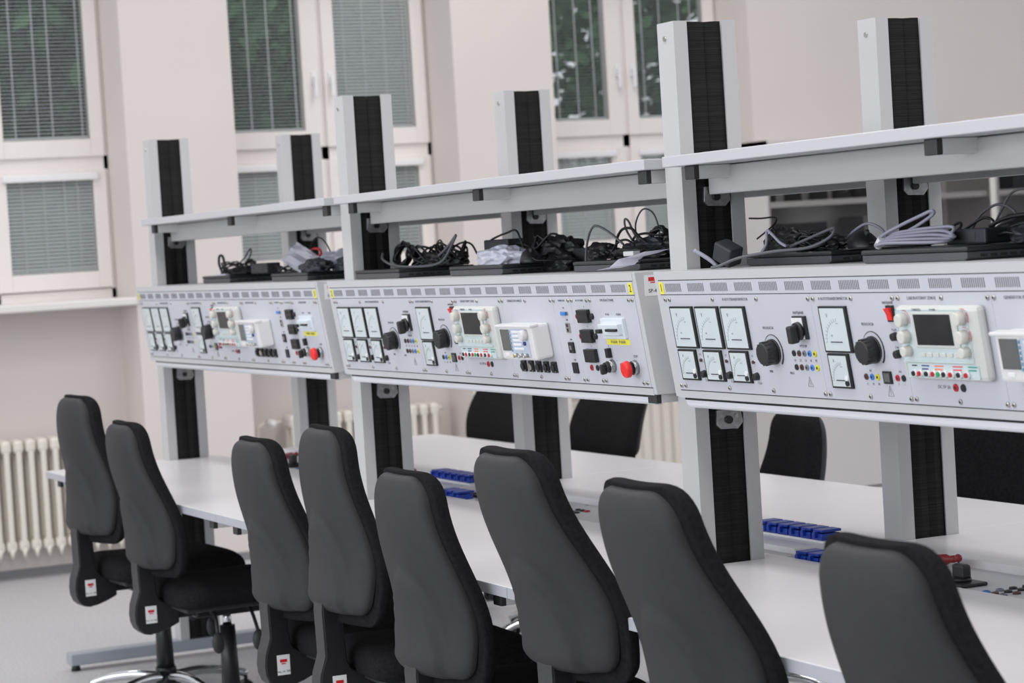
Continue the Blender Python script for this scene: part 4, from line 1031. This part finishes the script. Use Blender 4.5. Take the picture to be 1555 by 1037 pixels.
# console 3 (farthest)
make_adapter(-3.10, .12, ZL, .0, 'black adapter with grey label on the leftmost laptop of the farthest console', .17, .05, .036)
wad('cable_bundle', 'flat black cable heap left of the adapter on the farthest console', 'cable', (-3.42, .14, ZL), (.20, .05, .02), CB, 82)
coil('black cable tangle on the leftmost laptop of the farthest console', (-3.42, .13, ZL), .045, 0, 6, .003, CB, 51, zr=.045, ex=2.2)
cable('power_cable', 'stiff black loop sticking up from the left tangle of the farthest console', (-3.58, .12, ZL), [(0, 0, .01), (-.03, 0, .04), (-.02, 0, .068), (.02, 0, .065), (.04, 0, .02)], .0048, CB)
cable('power_cable', 'thin black loop pointing up beside the far adapter', (-3.40, .14, ZL), [(-.12, 0, .01), (-.05, 0, .035), (.03, 0, .06), (.08, 0, .085), (.10, 0, .083), (.08, 0, .06), (.0, 0, .03)], .0024, CB)
tag(MB().box(-.08, .08, -.04, .04, 0, .004).build('paper_sheet', M['paper'], None, (-3.47, .11, ZL)), 'small white paper under the cables of the farthest console', 'paper')
coil('thin black cable loops left of the papers on the farthest console', (-2.82, .12, ZL - .01), .045, 0, 4, .0025, CB, 61, zr=.04, ex=2.0)
def sheet(label, loc, rot, w, h, seed, mt):
    bm = bmesh.new(); n = 8
    g = [[bm.verts.new((w * (i / n - .5), h * (j / n - .5), .012 * noise.noise(Vector((i * .5, j * .5, seed))))) for j in range(n + 1)] for i in range(n + 1)]
    for i in range(n):
        for j in range(n): bm.faces.new((g[i][j], g[i + 1][j], g[i + 1][j + 1], g[i][j + 1]))
    bmesh.ops.solidify(bm, geom=list(bm.faces), thickness=.0015)
    me = bpy.data.meshes.new('s'); bm.to_mesh(me); bm.free(); me.materials.append(M[mt])
    o = bpy.data.objects.new('paper_sheet', me); C.objects.link(o); o.location = loc; o.rotation_euler = rot; return tag(o, label, 'paper')
sheet('white folded sheet leaning on the cables of the farthest console', (-2.66, .10, ZL + .036), (.9, .32, .1), .22, .08, 1, 'paper')
sheet('bluish plastic sleeve leaning behind the white sheet on the farthest console', (-2.47, .13, ZL + .036), (.9, -.1, .1), .24, .08, 5, 'bag')
tag(MB().tube([(.05 * math.cos(a), 0, .014 * math.sin(a)) for a in [2 * PI * k / 16 for k in range(17)]], .004, seg=8, smooth=2).build('rubber_ring', M['red'], None, (-2.65, .14, ZL + .060)), 'red ring lying on the papers of the farthest console', 'ring')
wad('cable_bundle', 'dark pouch in front of the papers on the farthest console', 'pouch', (-2.47, .07, ZL), (.12, .04, .032), 'brick', 24)
wad('cable_bundle', 'black heap at the right of the papers by the second post pair', 'cable', (-2.32, .14, ZL), (.10, .05, .04), 'brick', 94)
cable('power_cable', 'thin black cable arching over the papers by the second post pair', (-2.62, .16, ZL), [(-.14, 0, .07), (-.09, 0, .105), (-.03, 0, .107), (.03, 0, .08), (.09, 0, .02)], .0024, CB)

# ------------------------------------------------------------------ light
w = bpy.data.worlds.new('world'); bpy.context.scene.world = w; w.use_nodes = True
nt = w.node_tree; bg = nt.nodes['Background']; tcw = nt.nodes.new('ShaderNodeTexCoord'); sx = nt.nodes.new('ShaderNodeSeparateXYZ'); rw = nt.nodes.new('ShaderNodeValToRGB')
nt.links.new(tcw.outputs['Generated'], sx.inputs[0]); nt.links.new(sx.outputs['Z'], rw.inputs[0]); nt.links.new(rw.outputs[0], bg.inputs[0])
rw.color_ramp.elements[0].position = 0.; rw.color_ramp.elements[0].color = (.16, .16, .165, 1)
rw.color_ramp.elements[1].position = .06; rw.color_ramp.elements[1].color = (.92, .95, 1.0, 1); bg.inputs[1].default_value = .76
def area(name, loc, rot, sx, sy, e, col):
    l = bpy.data.lights.new(name, 'AREA'); l.shape = 'RECTANGLE'; l.size = sx; l.size_y = sy; l.energy = e; l.color = col
    o = bpy.data.objects.new(name, l); C.objects.link(o); o.location = loc; o.rotation_euler = rot; return o
for i, x in enumerate((-4.8, -1.8, 1.2, 4.2)):
    area('ceiling_light', (x, -1.4, 4.7), (0, 0, 0), 1.6, .7, 44 if x < -4 else 40, (1, .96, .92))
    area('ceiling_light', (x, 2.6, 4.7), (0, 0, 0), 1.6, .7, 40, (1, .95, .91))
area('side_daylight', (0, -5.3, 2.0), (r_(-90), 0, PI), 9, 2.2, 195, (.92, .95, 1))

# ------------------------------------------------------------------ camera
f, yaw, pit, roll = 3625.12, .4340116, -.0415992, -.0601372
fw = Vector((-math.cos(yaw) * math.cos(pit), math.sin(yaw) * math.cos(pit), math.sin(pit)))
r0 = fw.cross(Vector((0, 0, 1))).normalized(); u0 = r0.cross(fw)
r = math.cos(roll) * r0 + math.sin(roll) * u0; u = -math.sin(roll) * r0 + math.cos(roll) * u0
cam = bpy.data.cameras.new('camera'); co = bpy.data.objects.new('camera', cam); C.objects.link(co)
mw = Matrix((( r.x, u.x, -fw.x, 4.69797), (r.y, u.y, -fw.y, -2.579335), (r.z, u.z, -fw.z, 1.4938336), (0, 0, 0, 1)))
co.matrix_world = mw
cam.sensor_fit = 'HORIZONTAL'; cam.sensor_width = 36; cam.lens = f * 36 / 1555
cam.dof.use_dof = True; cam.dof.focus_distance = 5.3; cam.dof.aperture_fstop = 6.3
cam.clip_start = .05
bpy.context.scene.camera = co
sc = bpy.context.scene
sc.view_settings.view_transform = 'Standard'
sc.view_settings.exposure = 0.
